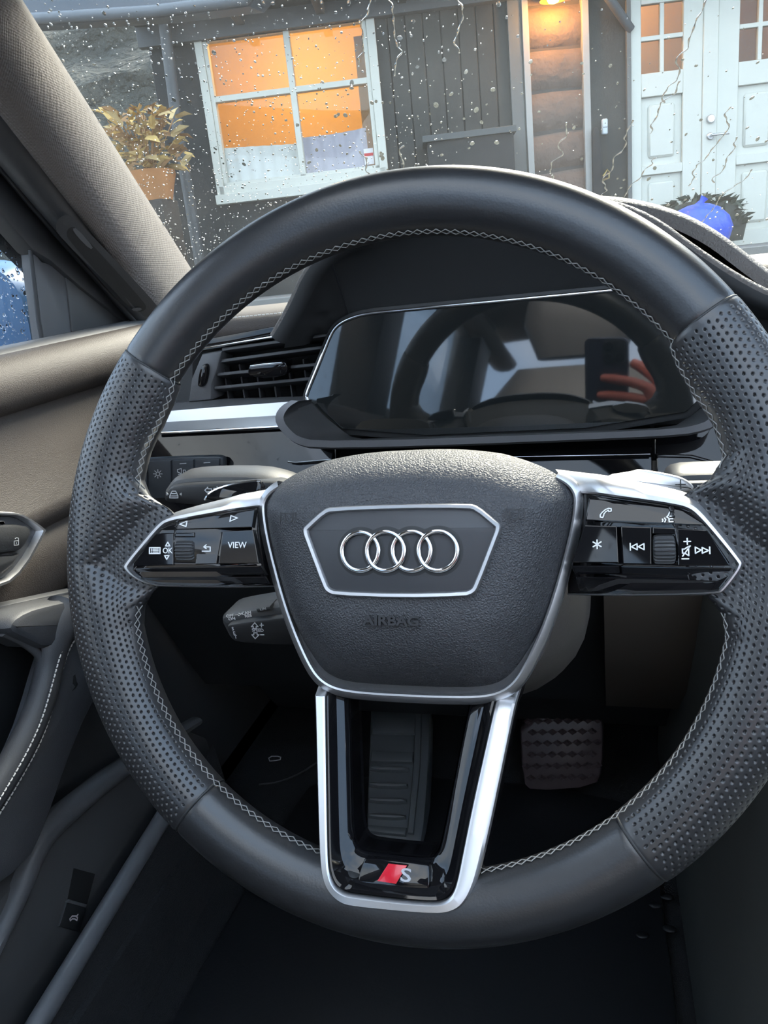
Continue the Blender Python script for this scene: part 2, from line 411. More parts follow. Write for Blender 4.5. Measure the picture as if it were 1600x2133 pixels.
# silver trim: open ring from upper left round the bottom to upper right
hs = sorted(range(len(hub_out)), key=lambda i: atan2(hub_out[i][0], hub_out[i][1]) % (2*pi))
sel = [i for i in hs if not (hub_out[i][1] > .036)]
o_l = [hub_out[i] for i in sel]; ins = inset(hub_out, .0052); i_l = [ins[i] for i in sel]
band('hub_trim', o_l, i_l, [(0, -.030), (0, -.0218), (.07, -.0198), (.2, -.0186), (.75, -.0172), (.92, -.0178), (1, -.0195), (1, -.03)], SILVER, wheel, closed=False)

# ---- emblem
sh = [(-49, 8.3), (-47.5, 9.8), (-38.5, 17.4), (-34, 18.7), (0, 19.4), (34, 18.7), (38.5, 17.4), (47.5, 9.8), (49, 8.3), (49, 5.8), (48, 3), (38.6, -20.5), (36.5, -23.6), (32, -25.3), (0, -26.2), (-32, -25.3), (-36.5, -23.6), (-38.6, -20.5), (-48, 3), (-49, 5.8)]
sh = chaikin([(a/1000, b/1000) for a, b in sh], 1)
padc = lambda u, v: 0.0
band('emblem_frame', sh, inset(sh, .0029), [(0, 0), (0, .0060), (.08, .0070), (.25, .0077), (.75, .0075), (.92, .0067), (1, .0060), (1, 0)], SILVER, pad)
plate('emblem_plate', inset(sh, .0026), .000, .0058, PADFLAT, pad, bev=.0004)
for k in range(4):
    cx = (-19.25+12.83*k)/1000; cy = -.0035; rows = []
    for a in range(64):
        an = 2*pi*a/64; r = []
        for q in range(10):
            f = 2*pi*q/10; rr = .00930+.00115*cos(f); r.append((cx+rr*cos(an), cy+rr*sin(an), .0068+.0009*sin(f)+.0003*(k % 2)))
        rows.append(r)
    loft('emblem_ring', rows, CHROME, pad, closed=True, wrap=True, ang=80)
for k in range(4):   # dark bands painted as the shadow of a groove round the rings
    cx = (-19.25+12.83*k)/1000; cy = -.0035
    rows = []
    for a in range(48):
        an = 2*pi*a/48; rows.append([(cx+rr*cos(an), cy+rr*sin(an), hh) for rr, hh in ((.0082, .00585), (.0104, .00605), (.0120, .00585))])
    loft('groove_shadow', rows, DARK, pad, wrap=True)
p = wp(817, 1293, .0035)
textmesh('lettering', 'AIRBAG', .0064, mat('emboss', (.018, .018, .020), .5), pad, Matrix.Translation((p[0], p[1], .0055)), ext=.0005, sx=1.25, bold=.0002)
for px, py, sg in ((607, 1080, 1), (1078, 1073, -1)):
    p = wp(px, py, -.0)
    hz = float(np.interp(abs(p[0]), [.05, .058, .066, .074], [.0052, .0050, .0042, .003]))
    pl = [[(-.004, -.003), (-.0035, .0028)], [(-.0035, .002), (.0045, .0024), (.0045, .0008)], [(-.001, .0022), (-.0012, -.0018), (.001, -.0026), (.0028, -.0014), (.0030, .0018)]]
    strokes('horn_symbol', [[(a*sg, b) for a, b in q] for q in pl], .0006, lambda u, v, h, p=p, hz=hz: (p[0]+u, p[1]+v, hz+h), MATS['emboss'], pad, th=.0005)

# ---- side spokes
def ngon(*pts): return list(pts)
def spoke(side):
    a, b = -.0347, .267*side
    W2 = lambda pts: wps(pts, a, b)
    wf = lambda u, v: a+b*u
    wf2 = lambda u, v: a+b*u-max(0, .0945-abs(u))*.95
    f0 = lambda h0: (lambda u, v, h: (u, v, a+b*u+h0+h))
    if side < 0:
        outer = [(565, 1000), (480, 1030), (400, 1049), (345, 1067), (322, 1083), (286, 1129), (252, 1170), (247, 1181), (272, 1206), (310, 1221), (338, 1224), (470, 1225), (575, 1225)]
        inner = [(562, 1046), (470, 1067), (410, 1077), (356, 1087), (340, 1099), (312, 1131), (274, 1177), (273, 1185), (292, 1203), (320, 1216), (342, 1219), (470, 1221), (575, 1221)]
    else:
        outer = [(1150, 962), (1230, 980), (1312, 996), (1400, 1013), (1446, 1026), (1475, 1050), (1516, 1106), (1555, 1160), (1558, 1170), (1548, 1195), (1516, 1233), (1500, 1241), (1350, 1243), (1180, 1243)]
        inner = [(1188, 1020), (1280, 1036), (1350, 1045), (1405, 1053), (1432, 1060), (1452, 1075), (1492, 1120), (1534, 1172), (1536, 1178), (1527, 1193), (1502, 1226), (1492, 1234), (1350, 1238), (1180, 1238)]
    O, I = chaikin(W2(outer), 2, False), chaikin(W2(inner), 2, False)
    fr = band('side_spoke', O, I, [(0, -.022), (0, -.008), (.12, -.0035), (.35, .0005), (.7, .0032), (.93, .0034), (1, .0024), (1, -.006)], SILVER, wheel, wf=wf2, closed=False)
    base = [np.array(q) for q in I]
    plate('panel', base, -.02, .0002, GLOSS, fr, wf=wf2, bev=.0004)
    def btn(pts, h=.0016, m=GLOSS, tilt=None, it=0, name='button', bev=.0005):
        q = W2(pts)
        if it: q = chaikin(q, it)
        w2 = wf if tilt is None else (lambda u, v: a+b*u+tilt(u, v))
        return plate(name, q, -.002, h, m, fr, wf=w2, bev=bev, smooth=False)
    up = lambda v0, k: (lambda u, v: -max(0, v-v0)*k)
    if side < 0:
        btn([(527, 1060), (420, 1079), (357, 1091), (330, 1104), (527, 1099)], .0020, tilt=up(.008, .35))
        btn([(324, 1111), (364, 1110), (364, 1177), (279, 1180)], .0012)
        btn([(408, 1110), (461, 1108), (452, 1175), (408, 1176)], .0012, tilt=lambda u, v: -.0005-.10*(v+.009))
        btn([(366, 1110), (407, 1109.5), (407, 1119), (366, 1119)], .0010)
        btn([(466, 1107), (530, 1104), (542, 1174), (457, 1175)], .0014)
        btn([(282, 1184), (545, 1178), (552, 1198), (290, 1201)], .0016, name='lower_strip', tilt=lambda u, v: .6*(v+.011))
        btn([(292, 1203), (553, 1201), (557, 1217), (330, 1215)], .0008, name='lower_strip', tilt=lambda u, v: .8*(v+.017))
        r0 = wp(386.5, 1146, a, b); ru = abs(wp(406, 1146, a, b)[0]-wp(367, 1146, a, b)[0])/2
    else:
        btn([(1227, 1037), (1290, 1043), (1360, 1052), (1420, 1061), (1445, 1073), (1470, 1095), (1340, 1090), (1220, 1084)], .0020, tilt=up(.008, .35))
        btn([(1218, 1094), (1285, 1096), (1289, 1173), (1192, 1172)], .0014)
        btn([(1293, 1096), (1357, 1098), (1357, 1176), (1297, 1175)], .0012)
        btn([(1410, 1100), (1474, 1104), (1521, 1178), (1412, 1178)], .0012, tilt=lambda u, v: -.06*(v+.010))
        btn([(1359, 1098), (1408, 1100), (1408, 1113), (1359, 1112)], .0010)
        btn([(1190, 1178), (1290, 1178), (1292, 1196), (1198, 1196)], .0016, name='lower_strip', tilt=lambda u, v: .6*(v+.011))
        btn([(1293, 1179), (1524, 1183), (1516, 1206), (1296, 1198)], .0016, name='lower_strip', tilt=lambda u, v: .6*(v+.011))
        btn([(1200, 1201), (1294, 1203), (1510, 1210), (1492, 1230), (1206, 1234)], .0008, name='lower_strip', tilt=lambda u, v: .8*(v+.017))
        r0 = wp(1384, 1145, a, b); ru = abs(wp(1408, 1145, a, b)[0]-wp(1360, 1145, a, b)[0])/2
    rows = []
    NR = 96
    for uu, k in ((-1, .55), (-.97, .80), (-.85, .95), (-.6, 1.), (.6, 1.), (.85, .95), (.97, .80), (1, .55)):
        r = []
        for q in range(NR):
            an = 2*pi*q/NR; rad = (.0079 if q % 4 < 2 else .0070)*k
            u = r0[0]+uu*ru; r.append((u, r0[1]+rad*cos(an)*.92, a+b*u-.0042+rad*sin(an)))
        rows.append(r)
    loft('scroll_wheel', rows, DARKGREY, fr, closed=True, caps=True, ang=20)
    ic = lambda nm, polys, h=.0016, wd=.00052: strokes(nm, polys, wd, f0(h), WHITE, fr)
    icr = lambda nm, polys: strokes(nm, polys, .00052, lambda u, v, h: (u, v, a+b*u+.0020-max(0, v-.008)*.35+h), WHITE, fr)
    def at(px, py): return wp(px, py, a, b)
    S = abs(wp(900, 1140, a, b)[0]-wp(901, 1140, a, b)[0]) if False else .000226
    def pl(px, py, pts): # px-sized icon points, y down
        o = at(px, py); return [(o[0]+x*S, o[1]-y*S) for x, y in pts]
    def txt(s, px, py, size, h=.0018, sx=1.):
        o = at(px, py); m = frame_m((o[0], o[1], a+b*o[0]+h), (1, 0, b), (0, 1, 0))
        return textmesh('lettering', s, size, WHITE, fr, m, ext=.0001, sx=sx, bold=.00004)
    def text_px(): pass
    if side < 0:
        icr('arrow_symbol', [pl(383, 1091, [(8, -6), (-8, 1), (8, 7), (8, -6)])])
        icr('arrow_symbol', [pl(487, 1080, [(-8, -7), (8, -1), (-8, 7), (-8, -7)])])
        txt('VIEW', 497, 1136, .0046, .0016, .9); txt('OK', 352, 1147.5, .0042, .0014, .85)
        ic('arrow_symbol', [pl(353, 1134, [(-5, 4), (0, -5), (5, 4), (-5, 4)])], .0014); ic('arrow_symbol', [pl(351, 1161, [(-5, -4), (0, 5), (5, -4), (-5, -4)])], .0014)
        ic('list_symbol', [pl(326, 1147, [(-12, -7), (12, -7), (12, 7), (-12, 7), (-12, -7)])]+[pl(326, 1147, [(-4, y), (8, y)]) for y in (-3.5, 0, 3.5)]+[pl(326, 1147, [(-8, y), (-7, y)]) for y in (-3.5, 0, 3.5)], .0014)
        ic('return_symbol', [pl(432, 1142, [(-9, 7), (9, 7), (9, -3), (-5, -3)]), pl(432, 1142, [(0, -8), (-6, -3), (0, 1)])], .0009)
    else:
        icr('phone_symbol', [pl(1262, 1069, [(-11, 8), (-11, 3), (-7, -2), (0, -8), (6, -10), (11, -9), (11, -4), (6, -3), (5, -6), (0, -3), (-4, 2), (-4, 4), (-6, 9), (-11, 8)])])
        icr('voice_symbol', [pl(1393, 1077, [(2, -10), (-1, -3), (-4, 0), (-1, 2), (0, 4), (7, 4)]), pl(1393, 1077, [(0, 6), (0, 10), (7, 10)]), pl(1393, 1077, [(-8, 2), (-6, 6), (-8, 10)]), pl(1393, 1077, [(-12, 4), (-11, 6), (-12, 9)]), pl(1393, 1077, [(2, -1), (7, -2)])])
        ic('star_symbol', [pl(1244, 1134, [(0, -9), (0, 9)]), pl(1244, 1134, [(-8, -5), (8, 5)]), pl(1244, 1134, [(-8, 5), (8, -5)])], .0016, .0006)
        ic('previous_symbol', [pl(1327, 1139, [(-13, -7), (-13, 7)]), pl(1327, 1139, [(0, -6), (-11, 0), (0, 6), (0, -6)]), pl(1327, 1139, [(13, -6), (2, 0), (13, 6), (13, -6)])], .0014)
        ic('next_symbol', [pl(1462, 1146, [(13, -6), (13, 7)]), pl(1462, 1146, [(0, -5), (11, 1), (0, 6), (0, -5)]), pl(1462, 1146, [(-12, -6), (-2, 0), (-12, 6), (-12, -6)])], .0013)
        ic('volume_symbol', [pl(1431, 1128, [(-6, 0), (6, 0)]), pl(1431, 1128, [(0, -6), (0, 6)]), pl(1427, 1164, [(-6, 0), (6, 0)]), pl(1428, 1148, [(-6, -4), (-6, 4), (-2, 4), (5, 9), (5, -9), (-2, -4), (-6, -4)]), pl(1428, 1148, [(8, -10), (-6, 10)])], .0013)
    # dark arm behind the silver frame
    rows = []
    for h, d in ((-.004, .003), (-.012, .001), (-.022, .004), (-.034, .012)):
        q = inset(O, d, True); rows.append([(x[0], x[1], wf2(x[0], 0)+h) for x in q])
    loft('arm', rows, DARKGREY, fr, closed=True, caps=True)
    return fr
spoke(-1); spoke(1)

# ---- bottom spoke
ba, bc = -.0466, -.38
wfB = lambda u, v: ba+bc*v-max(0., v+.0775)*1.6
B2 = lambda pts: wps(pts, ba, 0, bc)
Bo = [(653, 1420), (656, 1500), (659, 1607), (663, 1757), (668, 1825), (682, 1860), (709, 1885), (738, 1892), (825, 1900), (900, 1906), (937, 1904), (967, 1889), (991, 1848), (1009, 1784), (1035, 1664), (1069, 1495), (1086, 1420)]
Bi = [(679, 1420), (680, 1500), (682, 1645), (684, 1760), (686, 1812), (697, 1845), (718, 1859), (740, 1863), (825, 1874), (900, 1880), (925, 1877), (942, 1864), (952, 1838), (965, 1770), (985, 1670), (1027, 1485), (1043, 1418)]
O, I = chaikin(B2(Bo), 2, False), chaikin(B2(Bi), 2, False)
bs = band('bottom_spoke', O, I, [(0, -.022), (0, -.003), (.07, -.0004), (.2, .0008), (.78, .0016), (.94, .0010), (1, -.0004), (1, -.008)], SILVER, wheel, wf=wfB, closed=False)
Bop = [(721, 1420), (724, 1500), (727, 1620), (729, 1700), (731, 1740), (738, 1765), (748, 1774), (765, 1779), (822, 1786), (885, 1792), (898, 1790), (908, 1780), (914, 1765), (924, 1720), (940, 1640), (968, 1500), (985, 1418)]
Op = chaikin(wps(Bop, ba-.006, 0, bc), 2, False)
Op = [q for q in Op]
fU = lambda u, v, w: (u, v, w)
rows = []
for t, h in ((0, -.001), (.06, .0004), (.14, .0002), (.30, -.0025), (.42, -.0050), (.55, -.0056), (.82, -.0066), (.93, -.008), (1, -.012), (1, -.026)):
    rows.append([(lambda q: (q[0], q[1], wfB(0, q[1])+h))(np.array(i)*(1-t)+np.array(o)*t) for i, o in zip(I, Op)])
loft('gloss_insert', rows, GLOSS, bs, ang=28)
rows = []
for h, d in ((-.004, 0), (-.012, -.001), (-.024, .002), (-.030, .008)):
    rows.append([(q[0], q[1], wfB(0, q[1])+h) for q in inset(O, d, False)])
rows.append([(q[0], q[1], wfB(0, q[1])-.030) for q in Op]); rows.append([(q[0], q[1], wfB(0, q[1])-.010) for q in Op])
loft('spoke_back', rows, GLOSS, bs, ang=28)
# badge
bw = .0046
bd = wps([(764, 1787), (890, 1800), (895, 1806), (895, 1848), (889, 1853), (820, 1848), (750, 1840), (745, 1834), (748, 1822), (757, 1792)], ba-bw+.002, 0, bc)
badge = plate('badge', chaikin(bd, 1), -bw-.002, -bw+.0022, GLOSS, bs, wf=wfB, bev=.0006)
e_ = inset(chaikin(bd, 1), -.0004)
rd = wps([(809, 1799), (848, 1803), (825, 1841), (786, 1835)], ba-bw+.0024, 0, bc)
plate('badge_rhombus', rd, -bw+.0020, -bw+.0025, RED, bs, wf=wfB, bev=.0001)
o_ = wp(846, 1824, ba-bw+.0024, 0, bc)
textmesh('badge_letter', 'S', .0080, mat('badge_grey', (.42, .42, .44), .3), bs, frame_m((o_[0], o_[1], wfB(0, o_[1])-bw+.0026), (1, -.02, 0), (0, 1, bc)), ext=.0003, sx=1.5, bold=.0001)

# ---- shift paddles behind the spokes
pr = wps([(1250, 992), (1318, 982), (1330, 977), (1400, 989), (1430, 999), (1447, 1016), (1440, 1030), (1300, 1030)], -.035)
pR = plate('shift_paddle', chaikin(pr, 2), -.004, .004, SILVER, wheel, wf=lambda u, v: -.035, bev=.002)
p = wp(1418, 1009, -.031)
strokes('plus_symbol', [[(p[0]-.0022, p[1]), (p[0]+.0022, p[1])], [(p[0], p[1]-.0022), (p[0], p[1]+.0022)]], .0005, lambda u, v, h: (u, v, -.031+h), DARK, pR)
plq = wps([(428, 1042), (436, 1027), (470, 1012), (530, 1001), (546, 1003), (548, 1030), (500, 1046)], -.035)
pL = plate('shift_paddle', chaikin(plq, 1), -.004, .003, GLOSS, wheel, wf=lambda u, v: -.035, bev=.001)
e1 = wps([(428, 1042), (436, 1027), (470, 1012), (530, 1001), (546, 1003)], -.033)
tube('paddle_edge', [(q[0], q[1], -.0322) for q in chaikin(e1, 2, False)], .0007, CHROME, pL, seg=6)

# ================================================================== CAR CABIN SHELL
W0 = np.array([-.462, .695, 1.116]); 
WSB = atX(410, 575, -.462); WST = atX(45, 0, -.375); WSQ = np.array([.37, .94, 1.055])
ws_n = np.cross(WST-WSB, WSQ-WSB); ws_n /= np.linalg.norm(ws_n)
if ws_n[2] < 0: ws_n = -ws_n
e1 = WSQ-WSB; e1 /= np.linalg.norm(e1); e2 = np.cross(ws_n, e1)
if e2[2] < 0: e2 = -e2
def wsp(a, b, h=0.): return WSB+e1*a+e2*b+ws_n*h
WSG = glass_mat('windshield_glass', (.845, .87, .86), .004)
SG = glass_mat('side_glass', (.86, .885, .89), .015)
# upper edge in plane coords
slope = WST-WSB; sl_a, sl_b = slope @ e1, slope @ e2; k_ = .62/sl_b
ws_pts = [(-.05, -.12), (1.75, -.12), (1.66-sl_a*k_*.0, 0), (1.66-sl_a*k_, .62), (sl_a*k_-.02, .62), (-.02, 0)]
ws = plate('windshield', ws_pts, 0, .0045, WSG, None, fr=lambda u, v, w: wsp(u, v, w), bev=.001, label='sloping rain-spattered windshield between the camera and the house', cat='windshield')
Rtop = wsp(.6, .62)
ZR = float(Rtop[2])

def drops(name, n, place, rmin, rmax, label, cat, smear=0., nrm=None, up=None, streaks=(), wid=.0016, power=2.6, hh_=(.28, .55)):
    V, Fc = [], []
    seg = 8
    def dome(c, ax, bx, nn, ra, rb, hh):
        i = len(V)
        for lv, (k, z) in enumerate(((1, 0), (.86, .5), (.5, .86))):
            for j in range(seg):
                an = 2*pi*j/seg; V.append(c+ax*(cos(an)*ra*k)+bx*(sin(an)*rb*k)+nn*(z*hh))
        V.append(c+nn*hh)
        for lv in range(2):
            for j in range(seg):
                a, b = i+lv*seg, i+(lv+1)*seg; Fc.append((a+j, a+(j+1) % seg, b+(j+1) % seg, b+j))
        for j in range(seg): Fc.append((i+2*seg+j, i+2*seg+(j+1) % seg, i+3*seg))
        Fc.append(tuple(i+j for j in reversed(range(seg))))
    for _ in range(n):
        c, ax, bx, nn, k = place()
        r = (rmin+(rmax-rmin)*random.random()**power)*k
        st = 1+smear*random.random(); rot = random.uniform(-.5, .5)
        a2, b2 = ax*cos(rot)+bx*sin(rot), bx*cos(rot)-ax*sin(rot)
        dome(c, a2, b2, nn, r*random.uniform(.75, 1.25), r*st, r*random.uniform(*hh_))
    for pth in streaks:
        rad = [wid*(.85+.35*sin(i*.7)) for i in range(len(pth))]
        tubeV(pth, rad, 6, V=V, Fc=Fc, squash=(nrm, 1., .35))
    return mesh(name, V, Fc, WATER, None, recalc=False, ang=60, kind='stuff', label=label, cat=cat)
def pws():
    while True:
        a, b = random.uniform(-.03, 1.25), random.uniform(-.05, .6)
        if a < sl_a/sl_b*b-.01: continue
        return wsp(a, b, .0046), e1, e2, ws_n, (.75 if a < .22 else 1.0)
def pws_left():
    while True:
        a, b = random.uniform(-.03, .38), random.uniform(0, .5)
        if a < sl_a/sl_b*b-.01 or random.random() < (a-.1)*2.6: continue
        return wsp(a, b, .0046), e1, e2, ws_n, .7
st_ = []
for _ in range(30):
    a, b = random.uniform(.18, 1.0), random.uniform(.12, .58); pth = []; L = random.uniform(.03, .16); x = a
    nn = int(L/.006)+3
    for i in range(nn):
        pth.append(wsp(x, b-i*.006, .0047)); x += random.uniform(-.0022, .0022) if random.random() < .8 else random.choice((-.006, .006))
    st_.append(chaikin(pth, 2, False))
drops('rain_drops', 1500, pws, .0006, .0028, 'clear raindrops and trickles clinging to the windshield', 'raindrops', .7, ws_n, None, st_, .0009, 3.2)
drops('rain_drops', 2200, pws_left, .0005, .0018, 'dense fine raindrops on the windshield edge beside the fabric pillar', 'raindrops', .8, power=2., hh_=(.6, .95))

# ---- roof and shell (they close the cabin so that light comes in by the windows and an added roof opening)
yF = float(Rtop[1])
def roofz(x, y): return ZR+.035*sin(pi*(x+.36)/1.46)*min(1, max(0, (yF-y)/.4))-(.05*max(0, -1.3-y))
def rgrid(nm, x0, x1, y0, y1, m, parent=None, O=(0, 0, 0), up=0.):
    return loft(nm, [[np.array((x, y, roofz(x, y)+up))-np.array(O) for x in np.linspace(x0, x1, 7)] for y in np.linspace(y0, y1, 8)], m, parent)
roof = empty('ceiling', (.37, -.5, ZR), kind='structure'); RFO = np.array(roof.location)
for x0, x1, y0, y1 in ((-.37, 1.11, yF+.04, -.02), (-.37, -.16, -.02, -1.35), (.90, 1.11, -.02, -1.35), (-.37, 1.11, -1.35, -2.05)): rgrid('headliner', x0, x1, y0, y1, HEADLINER, roof, RFO)
rg = rgrid('added_roof_glass', -.16, .90, -.02, -1.35, SG, roof, RFO, .03)  # glass roof opening, out of view, added to brighten the dark cabin
setp(roof, 'light grey cloth headliner above the seats', None)
flo = box('floor', (-.42, -2.1, .36), (1.15, .92, .43), CARPET, None, .01, kind='structure'); setp(flo, 'dark carpeted car floor')
wr = box('wall_rear', (-.5, -2.15, .43), (1.25, -2.0, 1.06), DARKGREY, None, .02, kind='structure')
wb = box('wall_front', (-.47, .92, .43), (1.2, 1.0, 1.0), DARK, None, .01, kind='structure')
wrt = box('wall_right', (1.12, -2.1, .43), (1.25, .92, 1.03), TAUPED, None, .02, kind='structure')
wrl = box('wall_left', (-.53, -2.1, .43), (-.42, -.70, 1.03), TAUPED, None, .02, kind='structure')
box('wall_left', (-.53, -.70, .36), (-.44, .95, .55), DARK, None, .01, kind='structure'); box('wall_left', (-.53, .40, .36), (-.44, .95, 1.02), DARK, None, .01, kind='structure')
for nm, lo, hi in (('pillar_b', (-.50, -.72, 1.0), (-.40, -.58, ZR)), ('pillar_b', (1.12, -.72, 1.0), (1.22, -.58, ZR)), ('pillar_c', (-.50, -1.75, 1.0), (-.40, -1.55, ZR)), ('pillar_c', (1.12, -1.75, 1.0), (1.22, -1.55, ZR))):
    b_ = hexa('trim_1', [(lo[0]-.03, lo[1], lo[2]), (hi[0]-.03, lo[1], lo[2]), (hi[0]-.03, hi[1], lo[2]), (lo[0]-.03, hi[1], lo[2]), (lo[0]+.06 if lo[0] < 0 else lo[0]-.06, lo[1], hi[2]), (hi[0]+.06 if lo[0] < 0 else hi[0]-.06, lo[1], hi[2]), (hi[0]+.06 if lo[0] < 0 else hi[0]-.06, hi[1], hi[2]), (lo[0]+.06 if lo[0] < 0 else lo[0]-.06, hi[1], hi[2])], DARKGREY, None, .01, kind='structure')
# roof rails over the side windows
for sx in (-1, 1):
    cx_ = .37
    pth = [(cx_+sx*.75, -.12, ZR-.0), (cx_+sx*.75, -.6, ZR-.02), (cx_+sx*.75, -1.4, ZR-.03), (cx_+sx*.74, -2.05, ZR-.12)]
    r_ = tube('trim_2', pth, .05, HEADLINER, None, seg=10, squash=((0, 0, 1), 1.0, .6), kind='structure')
# right A pillar (out of the picture) closes the windshield side
ra0, ra1 = wsp(1.70, -.05, -.03), wsp(1.66-sl_a*k_, .62, -.03)
tube('trim_3', [ra0, ra1], .05, FABRIC, None, seg=10, kind='structure')
# rear side glass
for x0, y0, y1 in ((-.49, -1.55, -.70),):
    def frR(u, v, w): return (-.47+.12*(v-1.03)/.45+w, u, v)
    g = plate('window_1', [(y0, 1.02), (y1, 1.02), (y1, ZR-.03), (y0, ZR-.03)], 0, .004, SG, None, fr=frR, bev=.0005, kind='structure')
def pr_():
    v = random.uniform(1.04, ZR-.05); u = random.uniform(-1.5, -.72)
    return np.array((-.472+.12*(v-1.03)/.45, u, v)), np.array((.26, 0, .965)), np.array((0, 1., 0)), np.array((-.965, 0, .26)), 1.
drops('rain_drops', 220, pr_, .0015, .005, 'raindrops on the rear side window behind the driver', 'raindrops', .3)

# ================================================================== A PILLAR
ap = empty('windshield_pillar', atX(360, 640, -.44), label='sloping windshield pillar trimmed in light taupe woven fabric, left of the windshield', cat='pillar')
apl = Matrix.Translation(-Vector(ap.location))
def prow(l, xl, u, xu, k0=-.12, k1=2.0, n=14):
    a, b = atX(*l, xl), atX(*u, xu); return [a+(b-a)*t for t in np.linspace(k0, k1, n)]
def rel(rows, o): return [[np.array(p)-np.array(o.location) for p in r] for r in rows]
r0 = prow((411, 580), -.470, (47, 0), -.378); r1 = prow((404, 585), -.456, (38, 10), -.365); r2 = prow((385, 600), -.444, (15, 45), -.362)
r3 = prow((362, 618), -.437, (0, 110), -.368); r4 = prow((340, 638), -.438, (0, 180), -.382); r5 = prow((326, 652), -.443, (0, 232), -.398)
r6 = prow((323, 655), -.449, (0, 240), -.404)
loft('fabric_trim', rel([r0, r1, r2, r3, r4, r5, r6], ap), FABRIC, ap, ang=70)
r7 = prow((319, 662), -.447, (0, 262), -.410); r8 = prow((308, 676), -.448, (0, 305), -.420); r9 = prow((300, 690), -.456, (0, 338), -.436); r10 = prow((297, 694), -.466, (0, 346), -.448)
loft('lower_trim', rel([r6, r7, r8, r9, r10], ap), DARKGREY, ap, ang=70)
def sh_(r, d): return [np.array(p)+np.array(d) for p in r]
loft('outer_skin', rel([r0, sh_(r0, (-.030, .004, .004)), sh_(r5, (-.095, .03, .03)), sh_(r10, (-.075, .012, .012)), sh_(r10, (-.048, -.022, -.022))], ap), DARK, ap, ang=70)
# grab slot surround, dark plate as recess shade, grey plate as painted inner highlight
def onpil(t, s, h=0.):  # s 0..1 between r6 and r10 ; t along
    def at_(r): return np.array(r[0])+(np.array(r[-1])-np.array(r[0]))*t
    q = at_(r6)*(1-s)+at_(r10)*s
    return q+np.array([.012+h, -.003, .003])
def px_on_pillar(x, y, off=0.):
    # plane through the lower trim
    A, B, Cc = np.array(r7[0]), np.array(r7[-1]), np.array(r9[3]); n_ = np.cross(B-A, Cc-A); n_ /= np.linalg.norm(n_)
    if n_[0] < 0: n_ = -n_
    return on(x, y, n_, A+n_*(.005+off))
def pilplate(name, pts, h0, h1, m, bev=.001):
    lo = [px_on_pillar(x, y, h0) for x, y in pts]; hi = [px_on_pillar(x, y, h1) for x, y in pts]
    return loft(name, rel([lo, hi], ap), m, ap, closed=True, caps=True, smooth=False)
sur = chaikin([(116, 472), (120, 455), (140, 446), (158, 455), (322, 628), (332, 648), (312, 662), (288, 655), (262, 628), (120, 490)], 2)
pilplate('slot_surround', sur, -.004, .001, DARKGREY)
slot = chaikin([(138, 484), (146, 472), (160, 474), (300, 628), (307, 645), (285, 652), (268, 640), (142, 500)], 2)
pilplate('grab_slot', slot, -.003, .0013, DARK)
pilplate('slot_highlight', chaikin([(150, 476), (160, 475), (195, 515), (188, 520), (160, 492)], 1), .001, .002, GREY)
pilplate('slot_clip', chaikin([(272, 643), (292, 640), (297, 646), (280, 649)], 1), .001, .003, GREY)

# ================================================================== DRIVER DOOR
dr = empty('driver_door', (-.42, .2, .45), label='taupe leather door on the left with window, chrome release surround and stitched grab handle', cat='car door')
D0 = np.array(dr.location)
def dl(rows): return [[np.array(p)-D0 for p in r] for r in rows]
def dsweep(name, prof, m, y0=-.70, y1=.66, n=8, rise=.0, **k):
    """prof rows of (x,z) swept along y"""
    rows = []
    for x, z, *e in prof:
        rows.append([(x, y, z+rise*(y-.3)) for y in np.linspace(y0, y1, n)])
    return loft(name, dl(rows), m, dr, ang=60, **k)
dsweep('belt_roll', [(-.475, 1.030), (-.462, 1.040), (-.442, 1.043), (-.430, 1.040), (-.421, 1.032), (-.415, 1.020), (-.414, 1.006), (-.420, .996), (-.432, .990)], TAUPE, rise=.03)
dsweep('belt_strip', [(-.478, 1.026), (-.474, 1.044), (-.460, 1.049), (-.446, 1.046), (-.442, 1.040)], GREY, rise=.03)
dsweep('upper_panel', [(-.432, .994), (-.428, .970), (-.420, .94), (-.412, .918), (-.404, .905), (-.400, .897), (-.404, .888), (-.412, .880)], TAUPE, rise=.0)
dsweep('middle_panel', [(-.412, .886), (-.404, .878), (-.397, .868), (-.394, .855), (-.394, .840), (-.396, .828), (-.404, .822)], TAUPE, rise=.0)
dsweep('lower_panel', [(-.404, .83), (-.402, .81), (-.405, .74), (-.412, .66), (-.415, .58), (-.42, .45)], DARKGREY, rise=.0)
def dX(name, pts, x, h, m, bev=.002, it=0, **k):
    """plate facing +X laid out on the plane x"""
    q = [atX(a, b, x) for a, b in pts]; q = [(p[1], p[2]) for p in q]
    if it: q = chaikin(q, it)
    return plate(name, q, -h, 0, m, dr, fr=lambda u, v, w: (x+w-D0[0], u-D0[1], v-D0[2]), bev=bev, **k)
# dark finisher strip above the armrest
dX('finisher_strip', [(-60, 1276), (0, 1262), (75, 1246), (160, 1228), (200, 1222), (200, 1240), (152, 1248), (90, 1262), (55, 1272), (30, 1290), (0, 1304), (-60, 1318)], -.378, .03, GREY, .002)
